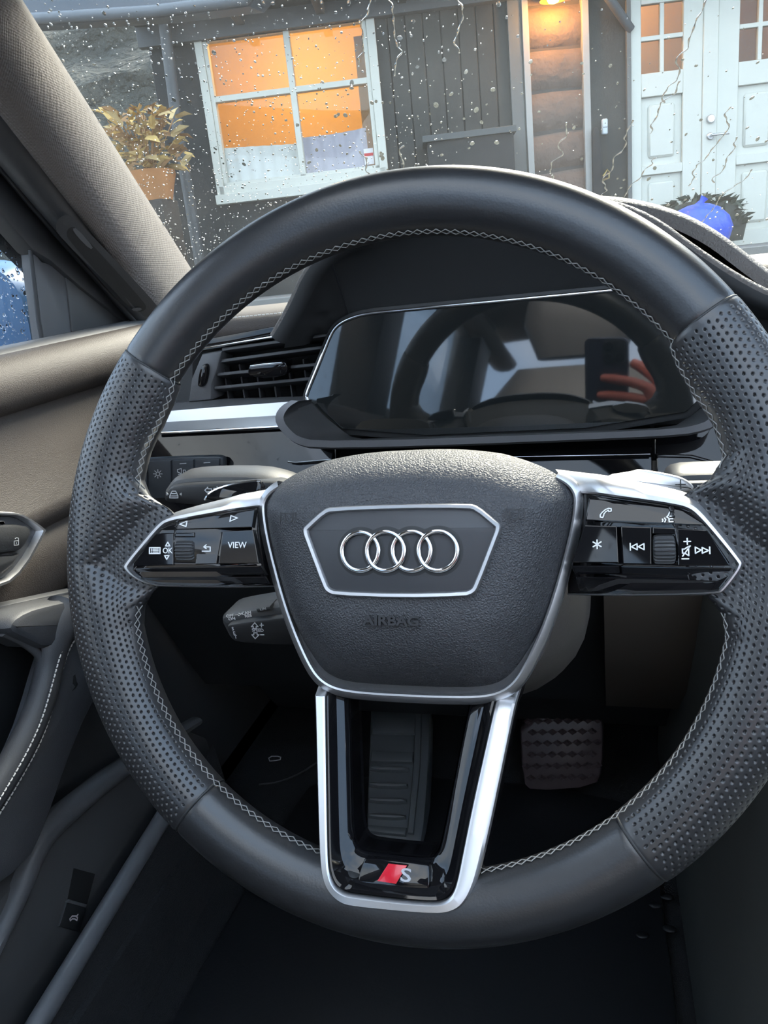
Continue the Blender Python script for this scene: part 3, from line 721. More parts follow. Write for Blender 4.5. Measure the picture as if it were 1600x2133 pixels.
# release surround
ro = chaikin([(-90, 1062), (20, 1064), (48, 1070), (94, 1101), (93, 1108), (48, 1190), (5, 1228), (-90, 1240)], 1)
ri = chaikin([(-90, 1074), (18, 1075), (42, 1081), (76, 1105), (76, 1110), (38, 1178), (-2, 1212), (-90, 1224)], 1)
fx = lambda x0: (lambda u, v, w: (x0+w-D0[0], u-D0[1], v-D0[2]))
P2 = lambda pts, x: [(lambda p: (p[1], p[2]))(atX(a, b, x)) for a, b in pts]
rel_f = band('release_surround', P2(ro, -.377), P2(ri, -.377), rprof(-.02, .004), mat('satin_bezel', (.85, .85, .86), .42, 1.0), dr, fr=fx(-.377))
plate('release_panel', P2(ri, -.379), -.012, 0, GREY, rel_f, fr=fx(-.379), bev=.001)
dh = plate('release_lever', P2(chaikin([(-90, 1080), (-5, 1081), (12, 1083), (16, 1088), (-2, 1104), (-90, 1106)], 1), -.374), -.012, 0, GREY, rel_f, fr=fx(-.374), bev=.003)
lk = plate('lock_button', P2(chaikin([(-60, 1094), (-10, 1092), (55, 1092), (70, 1106), (52, 1142), (30, 1152), (-60, 1156)], 1), -.373), -.012, 0, DARKGREY, rel_f, fr=fx(-.373), bev=.003)
plate('lock_button', P2([(-60, 1160), (28, 1156), (45, 1152), (30, 1178), (-5, 1205), (-60, 1210)], -.374), -.012, 0, DARKGREY, rel_f, fr=fx(-.374), bev=.003)
def pxs(polys, x): return [P2(q, x) for q in polys]
strokes('unlock_symbol', pxs([[(29, 1127), (38, 1126), (38, 1135), (29, 1136), (29, 1127)], [(38, 1126), (38, 1121), (34, 1120), (31, 1122)], [(33.5, 1130), (33.5, 1132.5)]], -.3725), .0005, fx(-.3725), WHITE, rel_f)
# armrest and grab handle
XA = -.345
dX('armrest_cap', [(26, 1292), (60, 1270), (100, 1259), (160, 1246), (230, 1236), (215, 1330), (165, 1312), (145, 1325), (125, 1345), (95, 1352), (70, 1340), (48, 1330), (20, 1316)], XA, .035, SOFTGREY, .006, it=1)
hp = [(140, 1275), (120, 1305), (108, 1345), (104, 1385), (95, 1425), (79, 1480), (55, 1535), (26, 1590), (-9, 1645), (-70, 1730)]
hc = chaikin([atX(a, b, XA-.010) for i, (a, b) in enumerate(hp)], 2, False)
tube('grab_handle', [np.array(p)-D0 for p in hc], [.021-.0090*min(1, i/14) for i in range(len(hc))], SOFTGREY, dr, seg=16, squash=((1, 0, 0), 1.0, .9))
dX('armrest_side', [(165, 1306), (230, 1300), (222, 1420), (182, 1490), (150, 1568), (95, 1725), (60, 1800), (-80, 1900), (-80, 1740), (0, 1690), (48, 1612), (85, 1530), (104, 1470), (122, 1405), (135, 1362), (148, 1328)], XA-.008, .03, SOFTGREY, .004, it=1)
dX('handle_recess', [(-60, 1312), (0, 1326), (45, 1342), (78, 1372), (74, 1425), (52, 1490), (20, 1560), (-60, 1680)], -.392, .006, DARK, .001)
# undercut lip of the armrest
lp = [atX(a, b, XA-.012) for a, b in ((5, 1316), (45, 1334), (76, 1356), (88, 1376), (86, 1410), (70, 1466), (40, 1535), (0, 1612), (-50, 1690))]
tube('recess_lip', [np.array(p)-D0 for p in chaikin(lp, 2, False)], .004, GREY, dr, seg=8)
# stitching rows
V, Fc = [], []
for rowp, off in (([(160, 1311), (140, 1328), (126, 1362), (114, 1405), (102, 1450), (86, 1502), (62, 1556), (32, 1610), (0, 1664), (-40, 1725)], .0015), ([(166, 1322), (150, 1340), (138, 1368), (127, 1405), (116, 1450), (101, 1505), (78, 1560), (48, 1614), (14, 1672), (-30, 1740)], -.0045)):
    pp = chaikin([atX(a, b, XA+off) for a, b in rowp], 3, False)
    L = np.concatenate([[0], np.cumsum([np.linalg.norm(pp[i+1]-pp[i]) for i in range(len(pp)-1)])])
    A = np.array(pp)
    for s in np.arange(0, L[-1]-.003, .0041):
        q = [np.array([np.interp(s+d, L, A[:, c]) for c in range(3)])-D0 for d in (0, .0015, .0030)]
        q[1] = q[1]+np.array([.0004, 0, 0]); tubeV(q, .00065, 5, V=V, Fc=Fc)
mesh('stitching', V, Fc, THREADW, dr, recalc=False, kind='stuff')
sm = [atX(a, b, XA-.0045) for a, b in ((165, 1314), (146, 1332), (132, 1362), (120, 1405), (108, 1450), (93, 1503), (70, 1558), (40, 1612), (5, 1668), (-40, 1732))]
tube('seam', [np.array(p)-D0 for p in chaikin(sm, 2, False)], .0011, DARK, dr, seg=6)
# scuff mark on the armrest side
dX('scuff_mark', [(153, 1408), (157, 1405), (160, 1420), (163, 1425), (158, 1434), (150, 1440), (157, 1430), (152, 1424)], XA-.0078, .0006, DARK, .0001)
# window frame of the door: sail panel, division bar, upper band, glass
XF = -.475
dX('sail_panel', [(138, 560), (175, 590), (300, 690), (300, 705), (155, 728), (136, 560)], XF+.004, .015, DARKGREY, .002)
dX('division_bar', [(68, 520), (90, 545), (137, 556), (156, 728), (97, 742), (72, 560)], XF+.002, .015, GREY, .003)
dX('frame_band', [(-220, 190), (-160, 190), (0, 338), (300, 688), (298, 700), (170, 600), (108, 545), (70, 522), (0, 442), (-220, 230)], XF+.008, .02, DARKGREY, .004)
tube('window_seal', [atX(a, b, XF+.003)-D0 for a, b in ((62, 515), (72, 600), (80, 670), (94, 742))], .0025, RUBBER, dr, seg=8)
tube('frame_seal', [atX(a, b, XF+.020)-D0 for a, b in ((-200, 120), (0, 348), (60, 420), (140, 512), (220, 602), (300, 694))], .0038, RUBBER, dr, seg=8)
q = P2([(95, 745), (70, 520), (0, 442), (-100, 330)], XF-.012)+[(.10, 1.36), (-.15, ZR), (-.60, ZR), (-.60, 1.0), (.0, 1.0)]
plate('door_glass', q, -.004, 0, SG, dr, fr=fx(XF-.012), bev=.0004)
def pdg():
    while True:
        x, y = random.uniform(-60, 92), random.uniform(430, 760)
        if x > 62+(y-515)*.14 or y < 442+x*1.15: continue
        return atX(x, y, XF-.0162), np.array((0, 0, 1.)), np.array((0, 1., 0)), np.array((-1., 0, 0)), 1.
def pdr():
    return np.array((XF-.0162, random.uniform(-.56, .25), random.uniform(1.05, 1.32))), np.array((0, 0, 1.)), np.array((0, 1., 0)), np.array((-1., 0, 0)), 1.
drops('rain_drops', 260, pdr, .001, .0035, 'raindrops on the rearward half of the driver side window', 'raindrops', .3)
drops('rain_drops', 420, pdg, .0007, .0026, 'raindrops covering the driver side window above the door', 'raindrops', .3, power=2.2)

box('wall_left', (-.44, .47, .80), (-.33, .97, 1.025), DARK, None, .01, kind='structure')  # unseen filler box, added to keep sun from leaking into the footwell
# ---- mirror housing outside
BLUE = mat('blue_paint', (.006, .075, .19), .35, coat=.1, spec=.35)
mc = atX(-10, 680, -.66)
mir = empty('door_mirror', tuple(mc), label='wet blue painted door mirror housing seen through the side window', cat='door mirror')
rows = []
for y, s, dz in ((-.06, .75, 0), (-.055, .93, 0), (-.02, 1.0, .0), (.03, .96, -.004), (.07, .80, -.010), (.095, .5, -.016), (.10, .1, -.018)):
    r = []
    for k in range(28):
        an = 2*pi*k/28; cx_, sy_ = cos(an), sin(an)
        r.append((.125*s*np.sign(cx_)*abs(cx_)**.6-.02, y, .082*s*np.sign(sy_)*abs(sy_)**.62+dz))
    rows.append(r)
loft('housing', rows, BLUE, mir, closed=True, caps=True, ang=60)
box('mirror_glass', (-.135, -.066, -.058), (-.01, -.059, .058), CHROME, mir, .004)
hexa('mirror_foot', [(.06, -.02, -.085), (.15, -.02, -.10), (.15, .05, -.10), (.06, .05, -.085), (.06, -.02, -.06), (.16, -.02, -.06), (.16, .05, -.06), (.06, .05, -.06)], DARK, mir, .004)

# ================================================================== DASHBOARD
da = empty('dashboard', (.1, .5, .43), label='taupe and gloss black dashboard with silver strip, behind the steering wheel', cat='dashboard')
DA = np.array(da.location)
def rl(P, o): return [np.array(p)-o for p in P]
# main bodies, profiles (y,z) swept along x
def xsweep(name, prof, m, x0, x1, par, O, n=10, curve=.0, ang=60, **k):
    rows = []
    for y, z in prof: rows.append([np.array((x, y+curve*(x-.37)**2, z))-O for x in np.linspace(x0, x1, n)])
    return loft(name, rows, m, par, ang=ang, **k)
xsweep('dash_top', [(.372, 1.030), (.366, 1.038), (.368, 1.046), (.380, 1.053), (.40, 1.056), (.50, 1.058), (.62, 1.050), (.74, 1.034), (.90, 1.012), (.97, 1.002)], TAUPE, -.345, 1.11, da, DA, 24)
xsweep('dash_core', [(.385, 1.04), (.385, .955), (.36, .93), (.34, .90), (.345, .86), (.40, .74), (.46, .60), (.52, .52)], DARK, -.345, 1.11, da, DA, 12)
# stitched seam on the left dash top
V, Fc = [], []
for s in np.arange(-.345, -.15, .0042): tubeV([np.array((s, .374, 1.0515))-DA, np.array((s+.003, .374, 1.0515))-DA], .0005, 5, V=V, Fc=Fc)
mesh('stitching', V, Fc, THREADW, da, recalc=False, kind='stuff')
# gloss black fascia under the dash top, with a chrome line
def yplate(name, pts, y, h, m, par, O, bev=.001, it=0, tilt=0., **k):
    q = [atY(a, b, y) for a, b in pts]; zc = np.mean([p[2] for p in q]); q = [(p[0], p[2]) for p in q]
    if it: q = chaikin(q, it)
    return plate(name, q, -h, 0, m, par, fr=lambda u, v, w: (u-O[0], y-w+tilt*(v-zc)-O[1], v-O[2]), bev=bev, **k)
yplate('upper_fascia', [(400, 712), (560, 682), (700, 664), (740, 662), (740, 690), (700, 690), (560, 706), (400, 737)], .362, .01, GLOSS, da, DA)
c1 = [atY(a, b, .352) for a, b in ((400, 731), (450, 722), (560, 703), (640, 692), (712, 684))]
tube('chrome_line', rl(chaikin(c1, 2, False), DA), .0022, CHROME, da, seg=8, squash=((0, 1, 0), .55, 1.))
# silver strip in two facets, dark ledge above it
def strip(name, top, bot, ytop, ybot, m, th=.02):
    T = [atY(a, b, ytop) for a, b in top]; B = [atY(a, b, ybot) for a, b in bot]
    return loft(name, [rl([p+np.array((0, th, -.002)) for p in T], DA), rl(T, DA), rl(B, DA), rl([p+np.array((0, th, .002)) for p in B], DA)], m, da, ang=20)
strip('ledge', [(330, 842), (450, 833), (640, 828), (660, 828)], [(330, 858), (450, 847), (640, 836), (660, 836)], .352, .338, GREY)
strip('silver_strip', [(330, 858), (450, 848), (600, 837), (640, 836)], [(330, 880), (450, 873), (600, 864), (640, 862)], .338, .334, SILVER)
strip('silver_strip', [(330, 880), (450, 873), (600, 864), (640, 862)], [(330, 899), (450, 894), (600, 886), (640, 884)], .334, .322, SILVER)
c2 = [atY(a, b, .320) for a, b in ((320, 902), (450, 896), (600, 888), (640, 886))]
tube('chrome_line', rl(c2, DA), .0016, CHROME, da, seg=8)
# lower gloss fascia: left panel and centre panel with a gap, shut lines
yplate('lower_fascia', [(250, 906), (450, 898), (600, 890), (690, 930), (693, 1040), (560, 1080), (250, 1100)], .312, .02, GLOSS, da, DA, tilt=.42, smooth=False)
yplate('lower_fascia', [(699, 930), (1360, 905), (1360, 1040), (1000, 1080), (699, 1060)], .312, .02, GLOSS, da, DA, tilt=.42, smooth=False)
yplate('lower_fascia', [(1368, 903), (1700, 880), (1700, 1040), (1368, 1040)], .312, .02, GLOSS, da, DA, tilt=.42, smooth=False)
c3 = [atY(a, b, .309) for a, b in ((600, 962), (615, 964), (660, 960), (690, 958))]; tube('chrome_line', rl(c3, DA), .0010, CHROME, da, seg=6)
c3 = [atY(a, b, .309) for a, b in ((699, 936), (699, 957), (760, 957), (1000, 953), (1355, 946))]; tube('chrome_line', rl(c3, DA), .0007, CHROME, da, seg=6)
c3 = [atY(a, b, .309) for a, b in ((1365, 915), (1365, 946), (1440, 948), (1490, 962), (1515, 985))]; tube('chrome_line', rl(c3, DA), .0006, CHROME, da, seg=6)
# knee panels and side
xsweep('knee_panel', [(.318, .905), (.315, .88), (.322, .83), (.36, .74), (.41, .65), (.44, .60)], DARK, -.40, .15, da, DA, 10)
xsweep('knee_panel', [(.318, .905), (.312, .87), (.318, .80), (.345, .72), (.38, .65), (.43, .60)], mat('brown_black_plastic', (.075, .060, .048), .6), .095, .19, da, DA, 6)
cl_ = [atY(a, b, .40) for a, b in ((540, 1634), (580, 1630), (625, 1612), (660, 1588))]; tube('knee_seam', rl(chaikin(cl_, 2, False), DA), .0012, DARKGREY, da, seg=6)
strokes('bonnet_symbol', [[(lambda p: (p[0], p[2]))(atY(a, b, .392)) for a, b in ((560, 1579), (566, 1575), (578, 1575), (585, 1577), (584, 1582), (574, 1584), (562, 1585), (560, 1579))]], .0012, lambda u, v, h: np.array((u, .392-h, v))-DA, mat('print_grey', (.35, .35, .36), .5), da)
# end cap between dash and door
hexa('dash_end', [(-.47, .40, .60), (-.435, .36, .60), (-.435, .34, 1.0), (-.47, .40, 1.035), (-.47, .8, .60), (-.45, .8, .60), (-.45, .8, 1.03), (-.47, .8, 1.04)], TAUPED, da, .004) if False else None
# centre section right of the wheel
yplate('centre_trim', [(1440, 600), (1800, 596), (1800, 800), (1500, 820), (1440, 760)], .44, .02, DARK, da, DA)
yplate('chrome_line', [(1500, 630), (1800, 620), (1800, 627), (1500, 638)], .433, .006, SILVER, da, DA, bev=.0006)
yplate('chrome_line', [(1500, 680), (1800, 672), (1800, 676), (1500, 684)], .433, .006, GREY, da, DA, bev=.0006)

# ---- instrument hood: two leather rolls arching over the display
hood = empty('instrument_hood', (.01, .34, 1.03), label='leather wrapped hood arching over the instrument display', cat='instrument hood')
HO = np.array(hood.location)
def arch(pts): return chaikin(pts, 2, False)
aF = arch([(-.178, 1.036), (-.171, 1.044), (-.158, 1.060), (-.138, 1.090), (-.105, 1.112), (-.03, 1.122), (.04, 1.122), (.100, 1.112), (.133, 1.097), (.165, 1.070), (.196, 1.046), (.222, 1.030), (.27, 1.018), (.36, 1.012)])
aB = arch([(-.190, 1.030), (-.178, 1.045), (-.160, 1.072), (-.136, 1.098), (-.10, 1.116), (-.03, 1.125), (.04, 1.125), (.105, 1.118), (.150, 1.104), (.185, 1.084), (.214, 1.058), (.240, 1.036), (.29, 1.022), (.38, 1.016)])
def offs(a, d):
    o = []
    for i in range(len(a)):
        t = np.array(a[min(i+1, len(a)-1)])-np.array(a[max(i-1, 0)]); t = t/np.linalg.norm(t); o.append(np.array(a[i])+np.array([-t[1], t[0]])*d)
    return o
def hrow(a, y, d=0.): return [np.array((p[0], y, p[1]))-HO for p in offs(a, d)]
HOODL = mat('hood_leather', (.095, .084, .076), .55, bump=('grain', 300, .4, .001), var=.1)
loft('front_roll', [hrow(aF, .292, -.003), hrow(aF, .292, .000), hrow(aF, .297, .0025), hrow(aF, .315, .003), hrow(aF, .345, .0015), hrow(aF, .362, -.004)], HOODL, hood, ang=70)
loft('rear_roll', [hrow(aB, .352, -.012), hrow(aB, .356, -.002), hrow(aB, .368, .002), hrow(aB, .40, .002), hrow(aB, .50, -.010), hrow(aB, .62, -.032), hrow(aB, .70, -.05)], HOODL, hood, ang=70)
sb = [(p[0], 1.040) for p in aF]
def und(a, y, zmin, k):
    return [np.array((p[0]*k+.004*(1-k), y, max(zmin, p[1]-.012) if abs(p[0]) < .15 else p[1]-.012))-HO for p in a]
loft('underside', [hrow(aF, .2915, -.002), hrow(aF, .2905, -.006), hrow(aF, .293, -.010), hrow(aF, .299, -.0125), [np.array((p[0]*.985, .312, min(p[1]-.013, 1.098)))-HO for p in aF], [np.array((p[0]*.93, .338, min(p[1]-.014, 1.050)))-HO for p in aF], [np.array((p[0]*.93, .352, min(p[1]-.014, 1.030)))-HO for p in aF]], mat('hood_liner', (.022, .023, .024), .75), hood, ang=70)
tube('liner_seam', rl([atY(690, 545, .300), atY(708, 600, .318), atY(727, 660, .338)], HO), .0009, RUBBER, hood, seg=6)

# ---- instrument display
dn = -ray(1285, 730); DP = np.array([0., .322, .985])
dxv = np.cross(np.array([0, 0, 1.]), dn); dxv = -dxv/np.linalg.norm(dxv); 
if dxv[0] < 0: dxv = -dxv
dyv = np.cross(dn, dxv)
if dyv[2] < 0: dyv = -dyv
DM = Matrix(((dxv[0], dyv[0], dn[0], DP[0]), (dxv[1], dyv[1], dn[1], DP[1]), (dxv[2], dyv[2], dn[2], DP[2]), (0, 0, 0, 1)))
disp = empty('instrument_display', mw=DM, label='dark glossy instrument display with a thin chrome edge, behind the wheel', cat='display')
def dpx(x, y, h=0.):
    p = on(x, y, dn, DP+dn*h)-DP; return np.array([p @ dxv, p @ dyv])
lft = [dpx(*q) for q in ((735, 914), (640, 832), (642, 820), (665, 765), (690, 700), (702, 682), (722, 669), (760, 656), (850, 648))]
q1 = [(p[0], p[1]) for p in lft]
topR = dpx(1300, 627); botR = dpx(1400, 891)
xc = (dpx(735, 914)[0]+botR[0])/2
out = q1+[(2*xc-p[0], p[1]+.0) for p in q1[::-1]]
out = [np.array(p) for p in out]
plate('screen', chaikin(out, 1), -.012, 0, SCREEN, disp, bev=.0006, smooth=False)
ed = chaikin(inset(out, -.0012), 2, True)
edp = [p for p in ed if p[1] > dpx(640, 832)[1]-.004]
edp.sort(key=lambda p: atan2(p[0]-xc, p[1]-(-.02)))
tube('chrome_edge', [(p[0], p[1], .0002) for p in edp], .0017, CHROME, disp, seg=8)
bez = inset(out, -.006)
plate('bezel', chaikin(bez, 1), -.03, -.0025, DARK, disp, bev=.001)
# lower tray lip in front of the display
to = [(606, 834), (585, 846), (573, 864), (575, 884), (592, 905), (612, 922), (650, 933), (800, 931), (1000, 924), (1250, 914), (1420, 906), (1476, 894), (1500, 878), (1512, 856)]
ti = [(622, 835), (602, 847), (590, 865), (592, 880), (606, 897), (622, 910), (656, 918), (800, 917), (1000, 910), (1250, 901), (1414, 893), (1464, 882), (1484, 868), (1492, 850)]
td = [(650, 832), (648, 836), (650, 842), (664, 856), (690, 878), (712, 896), (738, 914), (800, 913), (1000, 906), (1250, 897), (1402, 890), (1430, 872), (1460, 850), (1474, 838)]
OW = np.array(disp.location)
def tray(pts, y): return [np.array(DM.inverted() @ Vector(atY(a, b, y))) for a, b in pts]
def ch(r): return chaikin(r, 1, False)
loft('tray_lip', [ch([p+np.array((0, -.004, -.03)) for p in tray(to, .272)]), ch([p+np.array((0, -.002, -.004)) for p in tray(to, .272)]), ch(tray(to, .272)), ch(tray(ti, .270)), ch(tray(ti, .2715))], mat('tray_grey', (.17, .17, .18), .45), disp, ang=30)
loft('tray_floor', [ch(tray(ti, .2715)), ch(tray([((a+c)/2, (b+d)/2) for (a, b), (c, d) in zip(ti, td)], .292)), ch(tray(td, .318))], DARKGREY, disp, ang=30)

# ---- air vent
ven = empty('air_vent', tuple(atY(550, 765, .36)), label='black slatted air vent left of the instrument display', cat='air vent')
VO = np.array(ven.location)
yplate('vent_back', [(400, 725), (720, 682), (720, 840), (400, 845)], .384, .004, mat('vent_black', (.004, .004, .004), .9), ven, VO)
fo = [atY(a, b, .352) for a, b in ((428, 738), (462, 733), (440, 832), (395, 838), (402, 775))]
yplate('vent_frame', [(420, 738), (463, 731), (452, 770), (441, 800), (440, 833), (392, 838), (398, 790)], .350, .03, GREY, ven, VO, bev=.002)
wh = empty('x') if False else None
tw = chaikin([(415, 766), (425, 757), (433, 762), (430, 790), (424, 806), (413, 808), (409, 800)], 2)
yplate('thumbwheel', tw, .345, .012, GLOSS, ven, VO, bev=.0025)
for i, ((xa, ya), (xb, yb)) in enumerate((((458, 752), (680, 722)), ((452, 780), (668, 758)), ((446, 808), (650, 788)), ((462, 728), (690, 696)))):
    A, B = atY(xa, ya, .353), atY(xb, yb, .353); R_, th = .0105, .0016
    up_ = np.array((0, .95, -.30)); th_ = np.array((0, .3, .95))*th
    hexa('slat', rl([A-th_, A+th_, A+th_+up_*.020, A-th_+up_*.020, B-th_, B+th_, B+th_+up_*.020, B-th_+up_*.020], VO), DARKGREY, ven, .0007)
for k in range(6):
    p = atY(475+k*33, 824-k*2.2, .366); 
    box('vane', p-VO+np.array((-.0008, 0, -.012)), p-VO+np.array((.0008, .012, .03)), DARKGREY, ven, .0003, 1)
tb = [(517, 764), (524, 758), (585, 752), (597, 756), (600, 768), (596, 782), (560, 788), (522, 786), (515, 778)]
tab = yplate('vent_tab', chaikin(tb, 1), .344, .012, GLOSS, ven, VO, bev=.002)
te = [atY(a, b, .3435) for a, b in ((522, 763), (550, 759), (588, 756))]
tube('tab_edge', rl(te, VO), .0013, CHROME, tab, seg=6)

# ---- headlight switch block
hs_ = empty('headlight_switch', tuple(atY(390, 985, .305)), label='row of dark headlight and fog light buttons in the gloss panel', cat='light switch')
HS = np.array(hs_.location)
yplate('switch_frame', chaikin([(250, 962), (300, 956), (440, 951), (460, 952), (466, 960), (464, 1040), (440, 1060), (250, 1060)], 1), .3045, .008, mat('switch_grey', (.035, .040, .046), .35), hs_, HS, bev=.001)
for a, b in ((262, 306), (309, 356), (359, 403), (407, 457)):
    z0 = 962-(a-300)*.04
    yplate('button', [(a, z0), (b, z0-2), (b+1, 1040), (a, 1040)], .3025, .006, MATS['switch_grey'], hs_, HS, bev=.0008)
yst = lambda polys, y, wd, m, par, O, nm: strokes(nm, [[(lambda p: (p[0], p[2]))(atY(a, b, y)) for a, b in q] for q in polys], wd, lambda u, v, h: np.array((u, y-h, v))-O, m, par)
PG = mat('print_pale', (.55, .56, .57), .5)
cir = lambda x, y, r, n=12: [(x+r*cos(2*pi*k/n), y+r*sin(2*pi*k/n)) for k in range(n+1)]
yst([cir(329, 987, 4)]+[[(329+6*cos(a), 987+6*sin(a)), (329+9*cos(a), 987+9*sin(a))] for a in np.arange(0, 2*pi, pi/4)], .302, .0006, PG, hs_, HS, 'light_symbol')
yst([[(370, 978), (378, 976), (378, 986), (370, 983), (370, 978)], [(382, 979), (386, 979), (388, 984), (386, 989), (382, 989), (382, 979)], [(372, 988), (378, 987)], [(374, 991), (379, 990)]], .302, .0006, PG, hs_, HS, 'fog_light_symbol')
yst([[(425, 978), (430, 976), (430, 988), (425, 987), (423, 982), (425, 978)]]+[[(433, y), (439, y+1)] for y in (977, 981, 985, 989)]+[[(436, 975), (435, 982), (437, 991)]], .302, .0006, PG, hs_, HS, 'rear_fog_symbol')
yst([[(375, 966), (388, 965)]], .302, .0005, PG, hs_, HS, 'indicator_mark'); yst([[(425, 964), (438, 963)]], .302, .0005, PG, hs_, HS, 'indicator_mark')

# ================================================================== STEERING COLUMN AND STALKS
colm = empty('steering_column', (0, .12, .88), label='dark shroud of the steering column behind the hub', cat='steering column')
CO = np.array(colm.location)
rows = []
for t, ru, rv in ((.03, .070, .058), (.045, .078, .064), (.09, .084, .072), (.16, .086, .078), (.30, .085, .08)):
    c = WC-wn*(t+.02)-np.array((0, 0, .025)); r = []
    for k in range(32):
        an = 2*pi*k/32; cx_, sy_ = cos(an), sin(an)
        r.append(c+wu*ru*np.sign(cx_)*abs(cx_)**.75+wv*rv*np.sign(sy_)*abs(sy_)**.75-CO)
    rows.append(r)
loft('column_shroud', rows, mat('shroud_plastic', (.07, .064, .058), .5, bump=('noise', 800, .2, .0006)), colm, closed=True, caps=True, ang=50)
def stalk(name, label, top, face, y, yroot, xroot):
    """top/face: px outlines of the lit top and the driver-facing side at depth y"""
    o = empty(name, tuple(atY(*face[0], y)), label=label, cat='stalk'); O = np.array(o.location)
    return o, O
# indicator stalk (upper left)
s1 = empty('indicator_stalk', tuple(atY(450, 1015, .10)), label='black indicator stalk with pale symbols, upper left behind the wheel', cat='control stalk'); O1 = np.array(s1.location)
YS = .10
f1 = [(338, 1036), (348, 1019), (364, 1010), (430, 1006), (560, 1002), (600, 1010), (600, 1066), (470, 1062), (352, 1050), (342, 1046)]
yplate('stalk_face', chaikin(f1, 1), YS, .012, mat('stalk_face_black', (.022, .022, .023), .45), s1, O1, bev=.003)
b1 = chaikin([(330, 1034), (350, 1004), (366, 993), (440, 988), (530, 989), (575, 1000), (600, 1010), (600, 1070), (480, 1066), (345, 1056)], 1)
yplate('stalk_body', b1, YS+.004, .024, mat('stalk_top', (.055, .054, .055), .42, bump=('noise', 900, .15, .0004)), s1, O1, bev=.007)
ys1 = YS-.0002
yst([[(354, 1033), (356, 1028), (359, 1023), (366, 1023), (369, 1028), (371, 1033), (371, 1037), (354, 1037), (354, 1033), (371, 1033)], [(357, 1028), (368, 1028)], [(348, 1027), (351, 1029), (348, 1031), (348, 1027)], [(378, 1027), (375, 1029), (378, 1031), (378, 1027)]], ys1, .0006, WHITE, s1, O1, 'lane_assist_symbol')
yst([[(427, 1021), (433, 1015), (433, 1018), (441, 1018), (441, 1024), (433, 1024), (433, 1027), (427, 1021)], [(458, 1020), (452, 1014), (452, 1017), (446, 1017), (446, 1023), (452, 1023), (452, 1026), (458, 1020)]], ys1, .0006, WHITE, s1, O1, 'turn_arrows')
def ztop(polys, z, wd, m, par, O, nm):
    return strokes(nm, [[(lambda p: (p[0], p[1]))(atZ(a, b, z)) for a, b in q] for q in polys], wd, lambda u, v, h: np.array((u, v, z+h))-O, m, par)
zt = float(atY(450, 990, YS+.010)[2])
yst([[(363, 992), (372, 992), (378, 993), (378, 996), (363, 996)], [(384, 996), (390, 992), (396, 995), (390, 996)]], YS-.0085+.0, .0005, WHITE, s1, O1, 'beam_symbol') if False else None
yst([[(365, 1001), (380, 1000), (380, 997), (366, 998)], [(388, 999), (394, 995), (401, 998)]], YS-.0082, .0005, WHITE, s1, O1, 'beam_symbol') if False else None
# cruise stalk (lower left)
YC = .085
s2 = empty('cruise_stalk', tuple(atY(530, 1305, YC)), label='black cruise control stalk marked SET and SPEED, lower left behind the wheel', cat='control stalk'); O2 = np.array(s2.location)
yplate('stalk_body', chaikin([(455, 1296), (460, 1284), (480, 1276), (560, 1263), (640, 1256), (640, 1352), (560, 1350), (490, 1345), (474, 1334), (462, 1310)], 1), YC+.004, .026, MATS['stalk_top'], s2, O2, bev=.006)
yplate('stalk_face', chaikin([(470, 1306), (480, 1300), (560, 1289), (640, 1282), (640, 1346), (490, 1340), (480, 1328)], 1), YC-.0026, .01, mat('stalk_face_black', (.022, .022, .023), .45), s2, O2, bev=.002)
yplate('limit_button', [(531, 1268), (562, 1263), (566, 1272), (536, 1277)], YC+.003, .012, DARKGREY, s2, O2, bev=.0015)
def ytext(s, px, py, size, y, m, par, O, sx=1., rot=0.):
    p = atY(px, py, y)-O; mw = frame_m(p, (cos(rot), 0, sin(rot)), (-sin(rot), 0, cos(rot)))
    return textmesh('lettering', s, size, m, par, mw, ext=.0001, sx=sx, bold=.00003)
yc2 = YC-.0028
ytext('SPEED', 537, 1313, .0033, yc2, WHITE, s2, O2, .95)
for ch_, a, b in (('S', 485, 1310), ('E', 488, 1319), ('T', 491, 1327)): ytext(ch_, a, b, .0036, yc2, WHITE, s2, O2)
yst([[(524, 1305), (531, 1297), (538, 1305), (534, 1305), (534, 1309), (528, 1309), (528, 1305), (524, 1305)], [(541, 1302), (549, 1302)], [(545, 1298), (545, 1306)], [(525, 1322), (532, 1330), (540, 1322), (536, 1322), (536, 1318), (529, 1318), (529, 1322), (525, 1322)], [(543, 1322), (550, 1322)]], yc2, .0006, WHITE, s2, O2, 'speed_arrows')
ytext('OFF', 479, 1283, .0028, YC-.0024, WHITE, s2, O2, 1.2, .15); ytext('ON', 483, 1289, .0028, YC-.0024, WHITE, s2, O2, 1.2, .15)
ytext('CAN', 513, 1277, .0028, YC-.0024, WHITE, s2, O2, 1.2, .15); ytext('RES', 517, 1283, .0028, YC-.0024, WHITE, s2, O2, 1.2, .15)
ytext('LIM', 548, 1269, .0026, YC+.0028, PG, s2, O2, 1.2, .15)
yst([[(489, 1281), (495, 1280), (498, 1277), (502, 1279), (498, 1282), (495, 1280)], [(502, 1279), (506, 1278)]], YC-.0024, .0004, WHITE, s2, O2, 'switch_mark')
